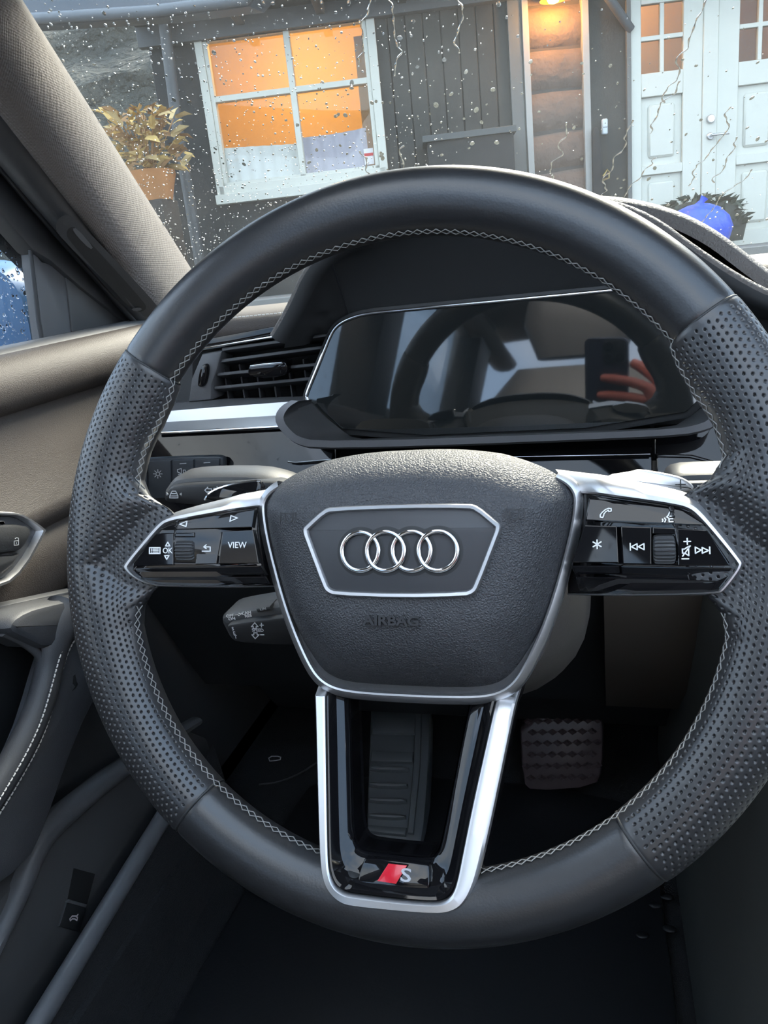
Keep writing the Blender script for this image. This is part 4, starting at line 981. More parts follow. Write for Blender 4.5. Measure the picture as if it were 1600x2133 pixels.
# wiper stalk (right)
s3 = empty('wiper_stalk', tuple(atY(1480, 1000, .10)), label='wiper stalk with pale arrow marks, right behind the wheel', cat='control stalk'); O3 = np.array(s3.location)
yplate('stalk_body', chaikin([(1390, 1000), (1410, 986), (1470, 983), (1560, 982), (1575, 1000), (1570, 1050), (1380, 1050)], 1), .104, .024, MATS['stalk_top'], s3, O3, bev=.006)
yplate('stalk_face', [(1400, 1006), (1560, 1002), (1560, 1046), (1400, 1046)], .0995, .01, DARKGREY, s3, O3, bev=.002)
yst([[(1462, 1019), (1470, 1011), (1478, 1019), (1474, 1019), (1474, 1024), (1466, 1024), (1466, 1019), (1462, 1019)], [(1454, 1012), (1454, 1022)], [(1457, 1012), (1457, 1022)]], .0992, .0006, WHITE, s3, O3, 'wiper_symbol')

# ================================================================== FOOTWELL
# left kick panel, sill strip, tailgate switch
kp = empty('kick_panel', (-.40, .15, .45), label='dark grey side panel below the door handle holding the tailgate switch', cat='kick panel'); KO = np.array(kp.location)
def kX(name, pts, x, h, m, bev=.002, it=0):
    q = [(lambda p: (p[1], p[2]))(atX(a, b, x)) for a, b in pts]
    if it: q = chaikin(q, it)
    return plate(name, q, -h, 0, m, kp, fr=lambda u, v, w: (x+w-KO[0], u-KO[1], v-KO[2]), bev=bev)
kX('pocket_wall', [(70, 1790), (100, 1720), (270, 1585), (420, 1500), (470, 1640), (350, 1710), (250, 1850), (120, 2050), (0, 2230), (-150, 2260), (-100, 2000)], -.384, .02, mat('pocket_grey', (.06, .06, .061), .55), .006, it=1)
kr = lambda pts: chaikin([(lambda p: (p[1], p[2]))(atX(a, b, -.376)) for a, b in pts], 2, False)
band('pocket_rim', kr([(-20, 1990), (45, 1850), (80, 1750), (108, 1698), (270, 1580), (420, 1494)]), kr([(0, 2005), (68, 1868), (100, 1790), (124, 1748), (276, 1612), (420, 1512)]), rprof(-.012, .001), GREY, kp, closed=False, fr=lambda u, v, w: (-.376+w-KO[0], u-KO[1], v-KO[2]))
kX('switch_recess', [(154, 1808), (199, 1820), (182, 1884), (140, 1880)], -.3835, .004, mat('vent_black'), .0008)
tg = kX('tailgate_switch', [(140, 1880), (182, 1888), (168, 1942), (124, 1930)], -.3815, .006, DARK, .0015)
kX('switch_edge', [(148, 1874), (182, 1884), (180, 1891), (142, 1880)], -.3805, .006, GREY, .001)
strokes('tailgate_symbol', [[(lambda p: (p[1], p[2]))(atX(a, b, -.381)) for a, b in ((145, 1914), (150, 1908), (157, 1908), (161, 1911), (160, 1917), (155, 1914), (150, 1914), (146, 1918), (145, 1914))], [(lambda p: (p[1], p[2]))(atX(a, b, -.381)) for a, b in ((158, 1909), (162, 1905))]], .0011, lambda u, v, h: (-.381+h-KO[0], u-KO[1], v-KO[2]), mat('print_pink', (.75, .66, .66), .5), kp)
sl0, sl1 = atX(78, 2133, -.36), atX(345, 1694, -.362)
dS = sl1-sl0; sill = tube('sill_strip', [sl0-dS*.6, sl0-dS*.1, sl0+dS*.5, sl1+dS*.04], .0085, mat('sill_satin', (.20, .205, .22), .38, .3), None, seg=12, squash=((0, 0, 1), 1.0, 1.3), label='slim grey sill strip running diagonally across the lower left corner', cat='sill strip')
loft('carpet_side', [[np.array(sl0-dS*.7)+np.array((.004, 0, -.004)), np.array(sl1+dS*.5)+np.array((.004, 0, -.004))], [np.array((-.345, (sl0-dS*.7)[1], .49)), np.array((-.35, (sl1+dS*.5)[1], .50))], [np.array((-.33, (sl0-dS*.7)[1], .43)), np.array((-.34, (sl1+dS*.5)[1], .43))]], CARPET, None, smooth=False, label='dark carpeted side of the footwell below the sill strip', cat='carpet')
# floor mat with studs
mat_o = empty('floor_mat', (-.08, .25, .43), label='black rubber floor mat with a few raised studs in the driver footwell', cat='floor mat'); MO = np.array(mat_o.location)
plate('mat_sheet', chaikin([(-.30, -.15), (.15, -.15), (.148, .40), (.13, .50), (-.28, .50), (-.30, .40)], 2), 0, .008, RUBBER, mat_o, fr=lambda u, v, w: np.array((u, v, .4301+w))-MO, bev=.003)
sv = []
bm = bmesh.new(); bmesh.ops.create_uvsphere(bm, u_segments=10, v_segments=6, radius=1)
for v in bm.verts: v.co = Vector((v.co.x*.007, v.co.y*.005, max(0, v.co.z)*.0018))
stud = bpy.data.meshes.new('stud'); bm.to_mesh(stud); bm.free(); stud.shade_smooth(); stud.materials.append(RUBBER)
for a, b in ((1330, 1795), (1385, 1800), (1362, 1822), (1332, 1860), (1390, 1868), (1365, 1885), (1395, 1935), (1338, 1948), (1300, 1820), (1372, 1772)):
    o = bpy.data.objects.new('stud', stud); COL.objects.link(o); o.parent = mat_o; o.location = Vector(atZ(a, b, .4385)-MO)
# dead pedal
fa, fb = atZ(822, 1757, .445), atZ(830, 1500, .50)
fp = empty('foot_rest', tuple(fa), label='black ribbed foot rest seen through the opening of the bottom spoke', cat='foot rest'); FO = np.array(fp.location)
def frp(x, y, h=0.):
    # plane of the foot rest
    n_ = np.cross(np.array((1., 0, 0)), fb-fa); n_ /= np.linalg.norm(n_)
    if n_[2] < 0: n_ = -n_
    return on(x, y, n_, fa+n_*h)
FN = np.cross(np.array((1., 0, 0)), fb-fa); FN /= np.linalg.norm(FN); FN = FN if FN[2] > 0 else -FN
FV = (fb-fa)/np.linalg.norm(fb-fa); FV = FV-FV[0]*np.array((1., 0, 0)); FV /= np.linalg.norm(FV)
def f2(pts, h=0.): return [(lambda p: ((p-fa)[0], (p-fa) @ FV))(frp(a, b, h)) for a, b in pts]
frF = lambda u, v, w: np.array((1., 0, 0))*u+FV*v+FN*w
FRUB = mat('foot_rest_rubber', (.085, .094, .10), .42)
plate('rest_base', chaikin(f2([(774, 1440), (897, 1440), (893, 1600), (880, 1758), (866, 1760), (770, 1742), (763, 1732), (768, 1600)]), 1), -.03, 0, FRUB, fp, fr=frF, bev=.003)
plate('side_rail', f2([(868, 1440), (880, 1440), (876, 1600), (862, 1740), (850, 1738), (862, 1600)]), 0, .004, FRUB, fp, fr=frF, bev=.0015)
for (a, b, c, d, y1, y2) in ((776, 866, 866, 776, 1497, 1530), (776, 862, 861, 774, 1568, 1590)):
    plate('rib', f2([(a, y1), (b, y1+3), (c, y2+2), (d, y2)]), 0, .005, FRUB, fp, fr=frF, bev=.002)
for k, y in enumerate((1601, 1635, 1667, 1700)):
    plate('rib', chaikin(f2([(772-k*.8, y-4), (853-k*2, y-1), (851-k*2, y+10), (771-k*.8, y+7)]), 1), 0, .006, FRUB, fp, fr=frF, bev=.0025)
plate('rib', f2([(768, 1722), (848, 1728), (846, 1744), (767, 1736)]), 0, .005, FRUB, fp, fr=frF, bev=.002)
# brake pedal
YB = .50
bp_ = empty('brake_pedal', tuple(atY(1170, 1560, YB)), label='dark brake pedal with a diamond tread, right of the bottom spoke', cat='brake pedal'); BO = np.array(bp_.location)
PED = mat('pedal_rubber', (.065, .046, .048), .38)
yplate('pedal_pad', chaikin([(1080, 1508), (1240, 1500), (1258, 1512), (1256, 1600), (1240, 1625), (1110, 1630), (1090, 1615)], 1), YB, .015, PED, bp_, BO, bev=.004, tilt=.45)
dm = None
for r_ in range(6):
    for c_ in range(8):
        x, y = 1098+c_*21+(10 if r_ % 2 else 0), 1516+r_*18
        if x > 1248: continue
        p = atY(x, y, YB-.001); p[1] += .45*(p[2]-float(atY(1170, 1565, YB)[2]))
        if dm is None:
            s_ = .0062; V = [(-s_, 0, 0), (0, 0, -s_*.8), (s_, 0, 0), (0, 0, s_*.8)]; V += [(a*.6, -.0025, c*.6) for a, b, c in V]
            o = mesh('tread', V, [(4, 5, 6, 7), (0, 1, 5, 4), (1, 2, 6, 5), (2, 3, 7, 6), (3, 0, 4, 7)], PED, bp_, smooth=False); dm = o.data
        else:
            o = bpy.data.objects.new('tread', dm); COL.objects.link(o); o.parent = bp_
        o.location = Vector(p-BO)
tube('pedal_arm', rl([atY(1200, 1500, YB+.02), atY(1205, 1460, YB+.04), atY(1208, 1400, YB+.08)], BO), .009, DARKGREY, bp_, seg=8)
# centre console side
cs = hexa('centre_console', [(.166, -.20, .43), (.29, -.20, .43), (.29, .60, .43), (.160, .60, .43), (.185, -.20, .74), (.29, -.20, .74), (.29, .60, .86), (.178, .60, .86)], mat('console_grey', (.085, .092, .088), .6), None, .01, label='grey side of the centre console at the lower right edge', cat='centre console')
# driver seat (seen only as a reflection)
st = empty('driver_seat', (0, -.85, .43), label='dark leather driver seat behind the camera', cat='seat')
def slab(name, rows, m): return loft(name, rows, m, st, closed=True, caps=True, ang=50)
def rr_(cx, y, z, wx, wy, n=16): return [(cx+wx*np.sign(cos(2*pi*k/n))*abs(cos(2*pi*k/n))**.5, y+wy*np.sign(sin(2*pi*k/n))*abs(sin(2*pi*k/n))**.5, z) for k in range(n)]
slab('backrest', [rr_(0, .08, .10, .22, .06), rr_(0, .04, .35, .24, .06), rr_(0, -.02, .6, .22, .05), rr_(0, -.04, .68, .15, .03)], SOFTGREY)
slab('headrest', [rr_(0, -.03, .70, .10, .04), rr_(0, -.03, .78, .13, .05), rr_(0, -.04, .88, .11, .04), rr_(0, -.04, .90, .07, .02)], SOFTGREY)
slab('cushion', [rr_(0, .30, .0, .22, .26), rr_(0, .30, .10, .25, .28), rr_(0, .30, .13, .20, .22)], SOFTGREY)

# ================================================================== OUTSIDE: house, porch, ground
HW, HD, HK = radians(12.0), 9.0, 1.5
hn = np.array([sin(HW), -cos(HW), 0]); hsv = np.array([cos(HW), sin(HW), 0]); H0 = CAM-hn*HD
HZ = CAM[2]
def hz(z6): return HZ+HK*(z6-HZ)
def hp(s6, z6, o=0.): p = H0+hsv*(HK*s6)+hn*o; return np.array([p[0], p[1], hz(z6)])
def hpx(x, y, o=0.): return on(x, y, hn, H0+hn*o)
def hbox(name, s0, s1, z0, z1, o0, o1, m, parent=None, bev=.004, O=None, **k):
    O = np.zeros(3) if O is None else O
    P = [hp(s0, z0, o0), hp(s1, z0, o0), hp(s1, z1, o0), hp(s0, z1, o0), hp(s0, z0, o1), hp(s1, z0, o1), hp(s1, z1, o1), hp(s0, z1, o1)]
    return hexa(name, [p-O for p in P], m, parent, bev, 1, **k)
GW = mat('grey_siding', (.042, .043, .039), .75, bump=('noise', 12, .3, .01), var=.15, varscale=2)
GWD = mat('dark_siding', (.020, .021, .022), .75, var=.2, varscale=2)
WHT = mat('white_paint', (.62, .62, .55), .5, var=.06, varscale=3)
TIM = mat('weathered_timber', (.16, .118, .095), .8, bump=('noise', 9, .8, .03), var=.3, varscale=4)
ROOMW = mat('room_wall', (.80, .62, .36), .8)
ZG = 1.10                       # deck in z6 units
# wall pieces, leaving openings for the window and the door glass
wall = empty('wall_house', tuple(hp(0, 1.1)), kind='structure'); WO = np.array(wall.location)
hbox('wall_panel', -1.75, -1.40, .6, 3.2, -.15, 0, GWD, wall, O=WO); hbox('wall_panel', -1.40, -.20, .6, 1.74, -.15, 0, GWD, wall, O=WO)
hbox('wall_panel', -1.40, -.20, 2.76, 3.2, -.15, 0, GWD, wall, O=WO)
bx_ = -.20
while bx_ < .73:
    hbox('siding_board', bx_+.004, min(bx_+.116, .735), .6, 3.2, -.15, .005*random.random(), GW, wall, O=WO); bx_ += .12
hbox('wall_panel', -.21, .735, .6, 3.2, -.17, -.02, GWD, wall, O=WO)
hbox('wall_panel', 1.26, 1.53, .6, 3.2, -.15, 0, GW, wall, O=WO)
hbox('wall_panel', 2.66, 5.5, .6, 3.2, -.15, 0, GW, wall, O=WO)
hbox('wall_panel', 1.53, 2.66, 2.9, 3.2, -.15, 0, GW, wall, O=WO)
hbox('corner_board', .73, .815, .6, 3.2, -.1, .05, mat('grey_trim', (.13, .135, .13), .6), wall, O=WO)
hbox('corner_board', .825, .868, .6, 3.2, -.1, .07, mat('pale_trim', (.36, .36, .34), .6), wall, O=WO)
hbox('corner_board', 1.222, 1.268, .6, 3.2, -.1, .07, MATS['pale_trim'], wall, O=WO)
hbox('corner_board', 1.518, 1.548, .6, 3.2, -.1, .05, MATS['grey_trim'], wall, O=WO)
zs = [.60, .88, 1.145, 1.41, 1.665, 1.915, 2.175, 2.435, 2.70, 2.96, 3.2]
tw_ = empty('wall_timber', tuple(hp(1.05, 1.1)), kind='structure'); TO = np.array(tw_.location)
for i in range(len(zs)-1):
    z0, z1 = zs[i]+.008, zs[i+1]-.008; rows = []
    for t in np.linspace(0, 1, 7):
        zz = z0+(z1-z0)*t; bul = .05*sin(pi*min(1, max(0, t)))**.5 if 0 < t < 1 else 0
        rows.append([hp(s, zz+.006*sin(s*9+i), -.03+bul)-TO for s in np.linspace(.865, 1.225, 6)])
    loft('timber_log', rows, TIM, tw_, ang=60)
hbox('timber_chinking', .86, 1.23, .6, 3.2, -.15, -.028, mat('chinking', (.10, .085, .075), .9), tw_, O=TO)
# low dark bench against the siding
bn = empty('bench_box', tuple(hp(.4, 1.2, .2)), label='low dark storage box against the grey siding below the lamp', cat='storage box'); BNO = np.array(bn.location)
hbox('box_body', .12, .70, 1.1, 1.90, .06, .45, GWD, bn, O=BNO); hbox('box_lid', .09, .72, 1.90, 1.94, .04, .48, mat('lid_grey', (.07, .075, .075), .6), bn, O=BNO)
# window
wi = empty('window_1', tuple(hp(-.8, 1.75)), kind='structure'); WIO = np.array(wi.location)
for nm, a in (('window_frame', (-1.42, -1.365, 1.70, 2.80)), ('window_frame', (-.225, -.165, 1.70, 2.80)), ('window_frame', (-1.42, -.165, 2.745, 2.80))): hbox(nm, *a, -.10, .05, WHT, wi, O=WIO)
hbox('window_sill', -1.43, -.155, 1.690, 1.755, -.10, .10, WHT, wi, O=WIO); hbox('window_frame', -1.40, -.18, 1.755, 1.815, -.10, .05, WHT, wi, O=WIO)
for a in ((-1.365, -1.335, 1.81, 2.75), (-.255, -.225, 1.81, 2.75), (-1.365, -.225, 1.81, 1.835)): hbox('sash', *a, -.07, .03, WHT, wi, O=WIO)
hbox('mullion', -.800, -.758, 1.82, 2.75, -.07, .03, WHT, wi, O=WIO); hbox('muntin', -1.34, -.25, 2.362, 2.400, -.06, .025, WHT, wi, O=WIO)
HG = glass_mat('house_glass', (.92, .93, .92), .0)
for s0, s1 in ((-1.34, -.79), (-.77, -.25)):
    for z0, z1 in ((1.83, 2.37), (2.39, 2.75)): hbox('pane', s0, s1, z0, z1, -.045, -.040, HG, wi, bev=0, O=WIO)
hbox('sticker', -.33, -.262, 1.85, 1.955, -.05, -.036, mat('sticker_white', (.75, .72, .72), .5), wi, bev=0, O=WIO)
hbox('sticker_band', -.328, -.264, 1.905, 1.925, -.037, -.034, mat('sticker_red', (.55, .06, .06), .5), wi, bev=0, O=WIO)
# room behind the window, lit by a warm lamp
rm = empty('wall_room', tuple(hp(-.8, 1.8, -1.)), kind='structure'); RO = np.array(rm.location)
hbox('room_back', -1.73, .3, 1.2, 3.2, -2.3, -2.2, ROOMW, rm, O=RO); hbox('room_side', -1.73, -1.66, 1.2, 3.2, -2.3, -.16, ROOMW, rm, O=RO); hbox('room_side', .25, .35, 1.2, 3.2, -2.3, -.18, ROOMW, rm, O=RO)
hbox('room_ceiling', -1.73, .35, 3.15, 3.25, -2.3, -.16, ROOMW, rm, O=RO); hbox('room_floor', -1.73, .35, 1.15, 1.25, -2.3, -.16, ROOMW, rm, O=RO)
hbox('curtain', -.34, -.25, 1.82, 2.76, -.62, -.56, mat('curtain_tan', (.62, .42, .22), .9), rm, O=RO)
def lamp(loc, e, col, rad=.1, nm='room_lamp'):
    l = bpy.data.lights.new(nm, 'POINT'); l.energy = e; l.color = col; l.shadow_soft_size = rad
    o = bpy.data.objects.new(nm, l); COL.objects.link(o); o.location = Vector(loc); return o
lamp(hp(-.8, 2.85, -1.0), 27, (1.0, .50, .11)); 
# pale panels painted as the sky reflected in the lower panes
REFLW = mat('reflection_white', (.95, .93, .90), .9, var=.1, varscale=3)
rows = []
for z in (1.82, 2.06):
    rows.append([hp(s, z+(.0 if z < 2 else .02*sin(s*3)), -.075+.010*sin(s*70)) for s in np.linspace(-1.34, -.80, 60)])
refl = loft('reflection_panel', rows, REFLW, None, label='white panel standing in for sky reflection, behind the lower left window pane', cat='curtain')
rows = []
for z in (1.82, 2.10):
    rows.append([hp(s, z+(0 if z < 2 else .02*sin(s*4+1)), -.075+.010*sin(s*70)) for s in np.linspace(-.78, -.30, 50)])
loft('reflection_panel', rows, mat('reflection_lilac', (.60, .56, .66), .9), None, label='lilac grey panel standing in for sky reflection, behind the lower right window pane', cat='curtain')
# double door
DPX = .02
def leaf(name, s0, s1, g0, g1, label, first):
    o = empty(name, tuple(hp((s0+s1)/2, 1.1)), kind='structure'); O = np.array(o.location)
    o['label'] = label
    zt, zb = 2.62, 2.205
    hbox('stile', s0, g0, .9, 2.9, -.05, DPX, WHT, o, O=O, bev=.006); hbox('stile', g1, s1, .9, 2.9, -.05, DPX, WHT, o, O=O, bev=.006)
    hbox('rail', g0, g1, zt, 2.9, -.05, DPX, WHT, o, O=O); hbox('rail', g0, g1, 2.06, zb, -.05, DPX, WHT, o, O=O); hbox('rail', g0, g1, 1.56, 1.62, -.05, DPX, WHT, o, O=O); hbox('rail', g0, g1, .9, 1.12, -.05, DPX, WHT, o, O=O)
    m_ = (g0+g1)/2; zm = (zt+zb)/2+.005
    hbox('muntin', m_-.014, m_+.014, zb, zt, -.04, .012, WHT, o, O=O); hbox('muntin', g0, g1, zm-.014, zm+.014, -.04, .010, WHT, o, O=O)
    for a, b in ((g0, m_-.014), (m_+.014, g1)):
        for c, d in ((zb, zm-.014), (zm+.014, zt)): hbox('pane', a, b, c, d, -.022, -.018, HG, o, bev=0, O=O)
    for c, d in ((1.12, 1.56), (1.62, 2.06)):
        hbox('panel', g0, g1, c, d, -.05, -.02, WHT, o, O=O); hbox('raised_field', g0+.05, g1-.05, c+.05, d-.05, -.03, .006, WHT, o, O=O, bev=.02)
    return o, O
d1, d1o = leaf('door_1', 1.548, 2.03, 1.62, 1.90, 'left white panelled door leaf with four warm lit panes', 1)
d2, d2o = leaf('door_2', 2.13, 2.62, 2.27, 2.545, 'right white panelled door leaf cut by the picture edge', 0)
hbox('astragal', 2.03, 2.13, .9, 2.9, -.05, .035, WHT, d2, O=d2o, bev=.008)
lc = hp(2.085, 1.873, .035)-d2o
def disc(name, c, r, h, m, par, n=20):
    rows = [[c+hsv*(rr*cos(2*pi*k/n))+np.array((0, 0, 1.))*(rr*sin(2*pi*k/n))+hn*hh for k in range(n)] for rr, hh in ((r, 0), (r, h*.7), (r*.85, h), (r*.2, h))]
    return loft(name, rows, m, par, closed=True, caps=True)
disc('lock', lc, .042, .03, SILVER, d2); hc_ = hp(2.085, 1.765, .035)-d2o; disc('handle_rose', hc_, .036, .02, SILVER, d2)
tube('door_handle', [hc_+hn*.02, hc_+hn*.06, hc_+hn*.065+hsv*.05, hc_+hn*.06+hsv*.17], .013, SILVER, d2, seg=8)
# hall behind the door panes
hl = empty('wall_hall', tuple(hp(2.0, 1.8, -.8)), kind='structure'); HLO = np.array(hl.location)
hbox('hall_back', 1.4, 2.9, 1.0, 3.1, -1.3, -1.2, mat('hall_wall', (.50, .36, .22), .8), hl, O=HLO); hbox('hall_side', 1.40, 1.48, 1.0, 3.1, -1.3, -.16, MATS['hall_wall'], hl, O=HLO); hbox('hall_side', 2.75, 2.85, 1.0, 3.1, -1.3, -.16, MATS['hall_wall'], hl, O=HLO); hbox('hall_ceiling', 1.4, 2.9, 3.05, 3.15, -1.3, -.16, MATS['hall_wall'], hl, O=HLO)
lamp(hp(1.68, 2.85, -.6), 9, (1.0, .50, .12), nm='hall_lamp')
# porch lamp
lm = empty('porch_lamp', tuple(hp(1.0, 2.72, .2)), label='glowing orange porch lamp hanging at the top of the timber wall', cat='lamp'); LO = np.array(lm.location)
def ring_at(c, r, dz, n=24): return [np.array(c)+np.array((r*cos(2*pi*k/n), r*sin(2*pi*k/n), dz)) for k in range(n)]
lc = hp(1.02, 2.68, .22)-LO
loft('lamp_shade', [ring_at(lc, .02, .15), ring_at(lc, .10, .10), ring_at(lc, .135, .0), ring_at(lc, .13, .005), ring_at(lc, .09, .09)], mat('lamp_metal', (.25, .12, .04), .5), lm, closed=True)
loft('bulb', [ring_at(lc, .005, -.035, 16), ring_at(lc, .05, -.02, 16), ring_at(lc, .07, .02, 16), ring_at(lc, .05, .06, 16), ring_at(lc, .01, .08, 16)], mat('bulb_glow', (1, .6, .2), .5, emit=(1.0, .48, .08), estr=9.), lm, closed=True, caps=True)
tube('lamp_bracket', [lc+np.array((0, 0, .14)), lc+np.array((0, 0, .22))-hn*.05, hp(1.02, 2.84, .0)-LO], .012, MATS['lamp_metal'], lm, seg=8)
l2 = lamp(hp(1.02, 2.655, .24), 16, (1.0, .42, .08), .05, 'porch_lamp_light'); 
# outlet box, golden hook, dark arched object right of the timber
ob = empty('outlet_box', tuple(hp(1.37, 1.90, .02)), label='small white outlet box on the dark wall beside the door', cat='outlet'); OO = np.array(ob.location)
hbox('outlet_case', 1.345, 1.385, 1.855, 1.955, 0, .05, mat('outlet_white', (.55, .60, .62), .4), ob, O=OO, bev=.01); hbox('outlet_lid', 1.348, 1.382, 1.90, 1.95, .05, .06, MATS['outlet_white'], ob, O=OO)
bk = empty('leaning_board', tuple(hp(1.30, 1.1, .1)), label='dark board with a rounded top leaning beside the timber wall', cat='board'); BK = np.array(bk.location)
q = chaikin([(1.262, 1.0), (1.262, 1.86), (1.275, 1.90), (1.30, 1.90), (1.315, 1.86), (1.345, 1.45), (1.36, 1.0)], 2)
plate('board', [(a*HK, hz(b)) for a, b in q], .09, .13, GWD, bk, fr=lambda u, v, w: (lambda p: np.array((p[0], p[1], v))-BK)(H0+hsv*u+hn*w), bev=.005)
gh = tube('brass_hook', [hp(1.33, 1.58, .145), hp(1.36, 1.62, .145), hp(1.375, 1.60, .145), hp(1.37, 1.565, .145), hp(1.33, 1.555, .145)], .010, mat('brass', (.75, .58, .25), .3, 1.), None, seg=6, label='small brass loop hanging low on the leaning board', cat='hook')
# porch roof: soffit, beams, fascia and gutter
pr2 = empty('porch_roof', tuple(hp(0, 2.9, .6)), kind='structure'); PO = np.array(pr2.location)
hbox('soffit', -1.8, 5.5, 2.87, 2.92, -.1, .6, mat('soffit_dark', (.05, .053, .058), .7), pr2, O=PO)
hbox('beam', -1.8, 5.5, 2.745, 2.87, .0, .10, mat('beam_grey', (.09, .095, .10), .7), pr2, O=PO)
for s in (-1.1, -.55, .0, .55, 1.35, 1.9, 2.5): hbox('rafter', s, s+.06, 2.80, 2.87, .0, .6, MATS['beam_grey'], pr2, O=PO)
# diagonal bar standing in for a dark reflection line beside the door
for (a, b) in (((1.20, 2.85), (1.55, 2.48)),): tube('reflection_bar', [hp(a[0], a[1], .35)-PO, hp(b[0], b[1], .03)-PO], .045, MATS['beam_grey'], pr2, seg=8)
# blue grey fascia of the lower roof, left
fa_ = [atY(-250, 78, 5.0), atY(0, 58, 5.0), atY(330, 38, 5.0), atY(520, 14, 5.0), atY(560, -30, 5.0)]
pr3 = empty('roof_edge', tuple(fa_[1]), kind='structure', label='blue grey roof edge across the upper left'); P3 = np.array(pr3.location)
FAS = mat('fascia_blue', (.05, .062, .08), .5)
loft('fascia', [rl([p+np.array((0, .25, .03)) for p in fa_], P3), rl(fa_, P3), rl([p+np.array((0, -.03, .05)) for p in fa_], P3), rl([p+np.array((.15, .1, .34)) for p in fa_], P3), rl([p+np.array((.3, .5, .5)) for p in fa_], P3)], FAS, pr3, ang=30)
tube('gutter', rl([p+np.array((0, -.05, .03)) for p in fa_], P3), .035, mat('gutter_pale', (.11, .125, .145), .4), pr3, seg=10)
# drain pipe and post left of the window
pp_ = tube('drain_pipe', [hp(-1.56, 3.0, .25), hp(-1.60, 2.2, .22), hp(-1.60, 1.2, .22)], .06, mat('pipe_grey', (.07, .075, .08), .5), None, seg=12, label='dark drain pipe running down the wall left of the window', cat='drain pipe')
# dried plants in a pot at the corner
pot = empty('dried_plant', tuple(hpx(318, 388, .95)), label='golden dried leafy plant in an orange clay pot, left of the window', cat='plant'); PT = np.array(pot.location)
c = np.array((0., 0, 0))
loft('clay_pot', [ring_at(c, .17, -.14), ring_at(c, .21, .0), ring_at(c, .24, .09), ring_at(c, .24, .13), ring_at(c, .20, .13), ring_at(c, .19, .02)], mat('clay', (.46, .20, .07), .8, var=.25, varscale=6), pot, closed=True, caps=False)
zb_ = float(PT[2])-.14
box('plant_stand', (PT[0]-.16, PT[1]-.16, hz(1.02)), (PT[0]+.16, PT[1]+.16, zb_), mat('stand_wood', (.035, .03, .026), .8), None, .01, label='dark wooden post standing under the orange clay pot', cat='plant stand')
LG = [mat('leaf_gold', (.72, .50, .18), .8, var=.3, varscale=3), mat('leaf_straw', (.62, .46, .22), .8), mat('leaf_brown', (.40, .23, .10), .8)]
lv = []
for mm_ in LG:
    V = [(-.02, 0, 0), (0, -.045, .012), (.0, .0, .022), (0, .045, .012), (.13, -.05, .03), (.13, .05, .03), (.22, 0, -.01)]
    me = bpy.data.meshes.new('leaf'); me.from_pydata(V, [], [(0, 1, 2), (0, 2, 3), (1, 4, 2), (2, 5, 3), (2, 4, 6), (2, 6, 5)]); me.materials.append(mm_); lv.append(me)
for k in range(190):
    o = bpy.data.objects.new('leaf', random.choice(lv)); COL.objects.link(o); o.parent = pot
    an, r, z = random.uniform(0, 2*pi), random.random()**.6*.36, random.uniform(.15, .66)
    o.location = (r*cos(an), r*sin(an), z); o.rotation_euler = (random.uniform(-.8, .8), random.uniform(-.9, .5), an+random.uniform(-.8, .8)); o.scale = [random.uniform(.4, .85)]*3
V, Fc = [], []
for k in range(24):
    an = random.uniform(0, 2*pi); r = random.uniform(.1, .35); tubeV([(0, 0, .1), (r*.5*cos(an), r*.5*sin(an), .35), (r*cos(an), r*sin(an), .6)], .006, 5, V=V, Fc=Fc)
mesh('stems', V, Fc, LG[2], pot, recalc=False)
# blue bag with dark shrub by the door
sb_ = empty('blue_bag', tuple(hpx(1455, 478, 1.1)), label='round bright blue bag on the porch in front of the white door', cat='bag'); SB = np.array(sb_.location)
rows = []
for i, (z, r) in enumerate(((-.25, .16), (-.15, .25), (.0, .29), (.10, .27), (.18, .20), (.22, .10), (.23, .03))):
    rows.append([np.array((r*(1+.07*sin(k*1.7+i))*cos(2*pi*k/24), r*(1+.07*sin(k*1.7+i))*sin(2*pi*k/24), z)) for k in range(24)])
loft('bag_body', rows, mat('blue_plastic', (.02, .09, .62), .35, bump=('noise', 8, .5, .03)), sb_, closed=True, caps=True, ang=80)
tube('bag_neck', [(0, 0, .20), (.03, .0, .25), (.05, 0, .28)], [.05, .025, .04], MATS['blue_plastic'], sb_, seg=10)
shb = empty('dark_shrub', tuple(hpx(1450, 480, .30)), label='dark shrub heaped behind the blue bag', cat='shrub'); 
lf = bpy.data.meshes.new('leaf'); lf.from_pydata([(-.05, 0, 0), (0, -.035, .01), (.09, 0, 0), (0, .035, .01)], [], [(0, 1, 2, 3)]); lf.materials.append(mat('leaf_dark', (.035, .05, .035), .7))
rows = []
for i, (z, r) in enumerate(((-.2, .55), (.1, .60), (.26, .48), (.36, .28), (.40, .1))): rows.append([np.array((r*1.15*cos(2*pi*k/20), r*.6*sin(2*pi*k/20), z)) for k in range(20)])
loft('crown', rows, mat('crown_dark', (.03, .036, .03), .9), shb, closed=True, caps=True)
shb.scale = (.72, .72, .72)
for k in range(150):
    o = bpy.data.objects.new('leaf', lf); COL.objects.link(o); o.parent = shb
    an, ph = random.uniform(0, 2*pi), random.uniform(.0, 1.4)
    o.location = (.70*cos(an)*cos(ph), .42*sin(an)*cos(ph), .04+.42*sin(ph)); o.rotation_euler = (random.uniform(-1, 1), random.uniform(-1, 1), an); o.scale = [random.uniform(.8, 1.6)]*3
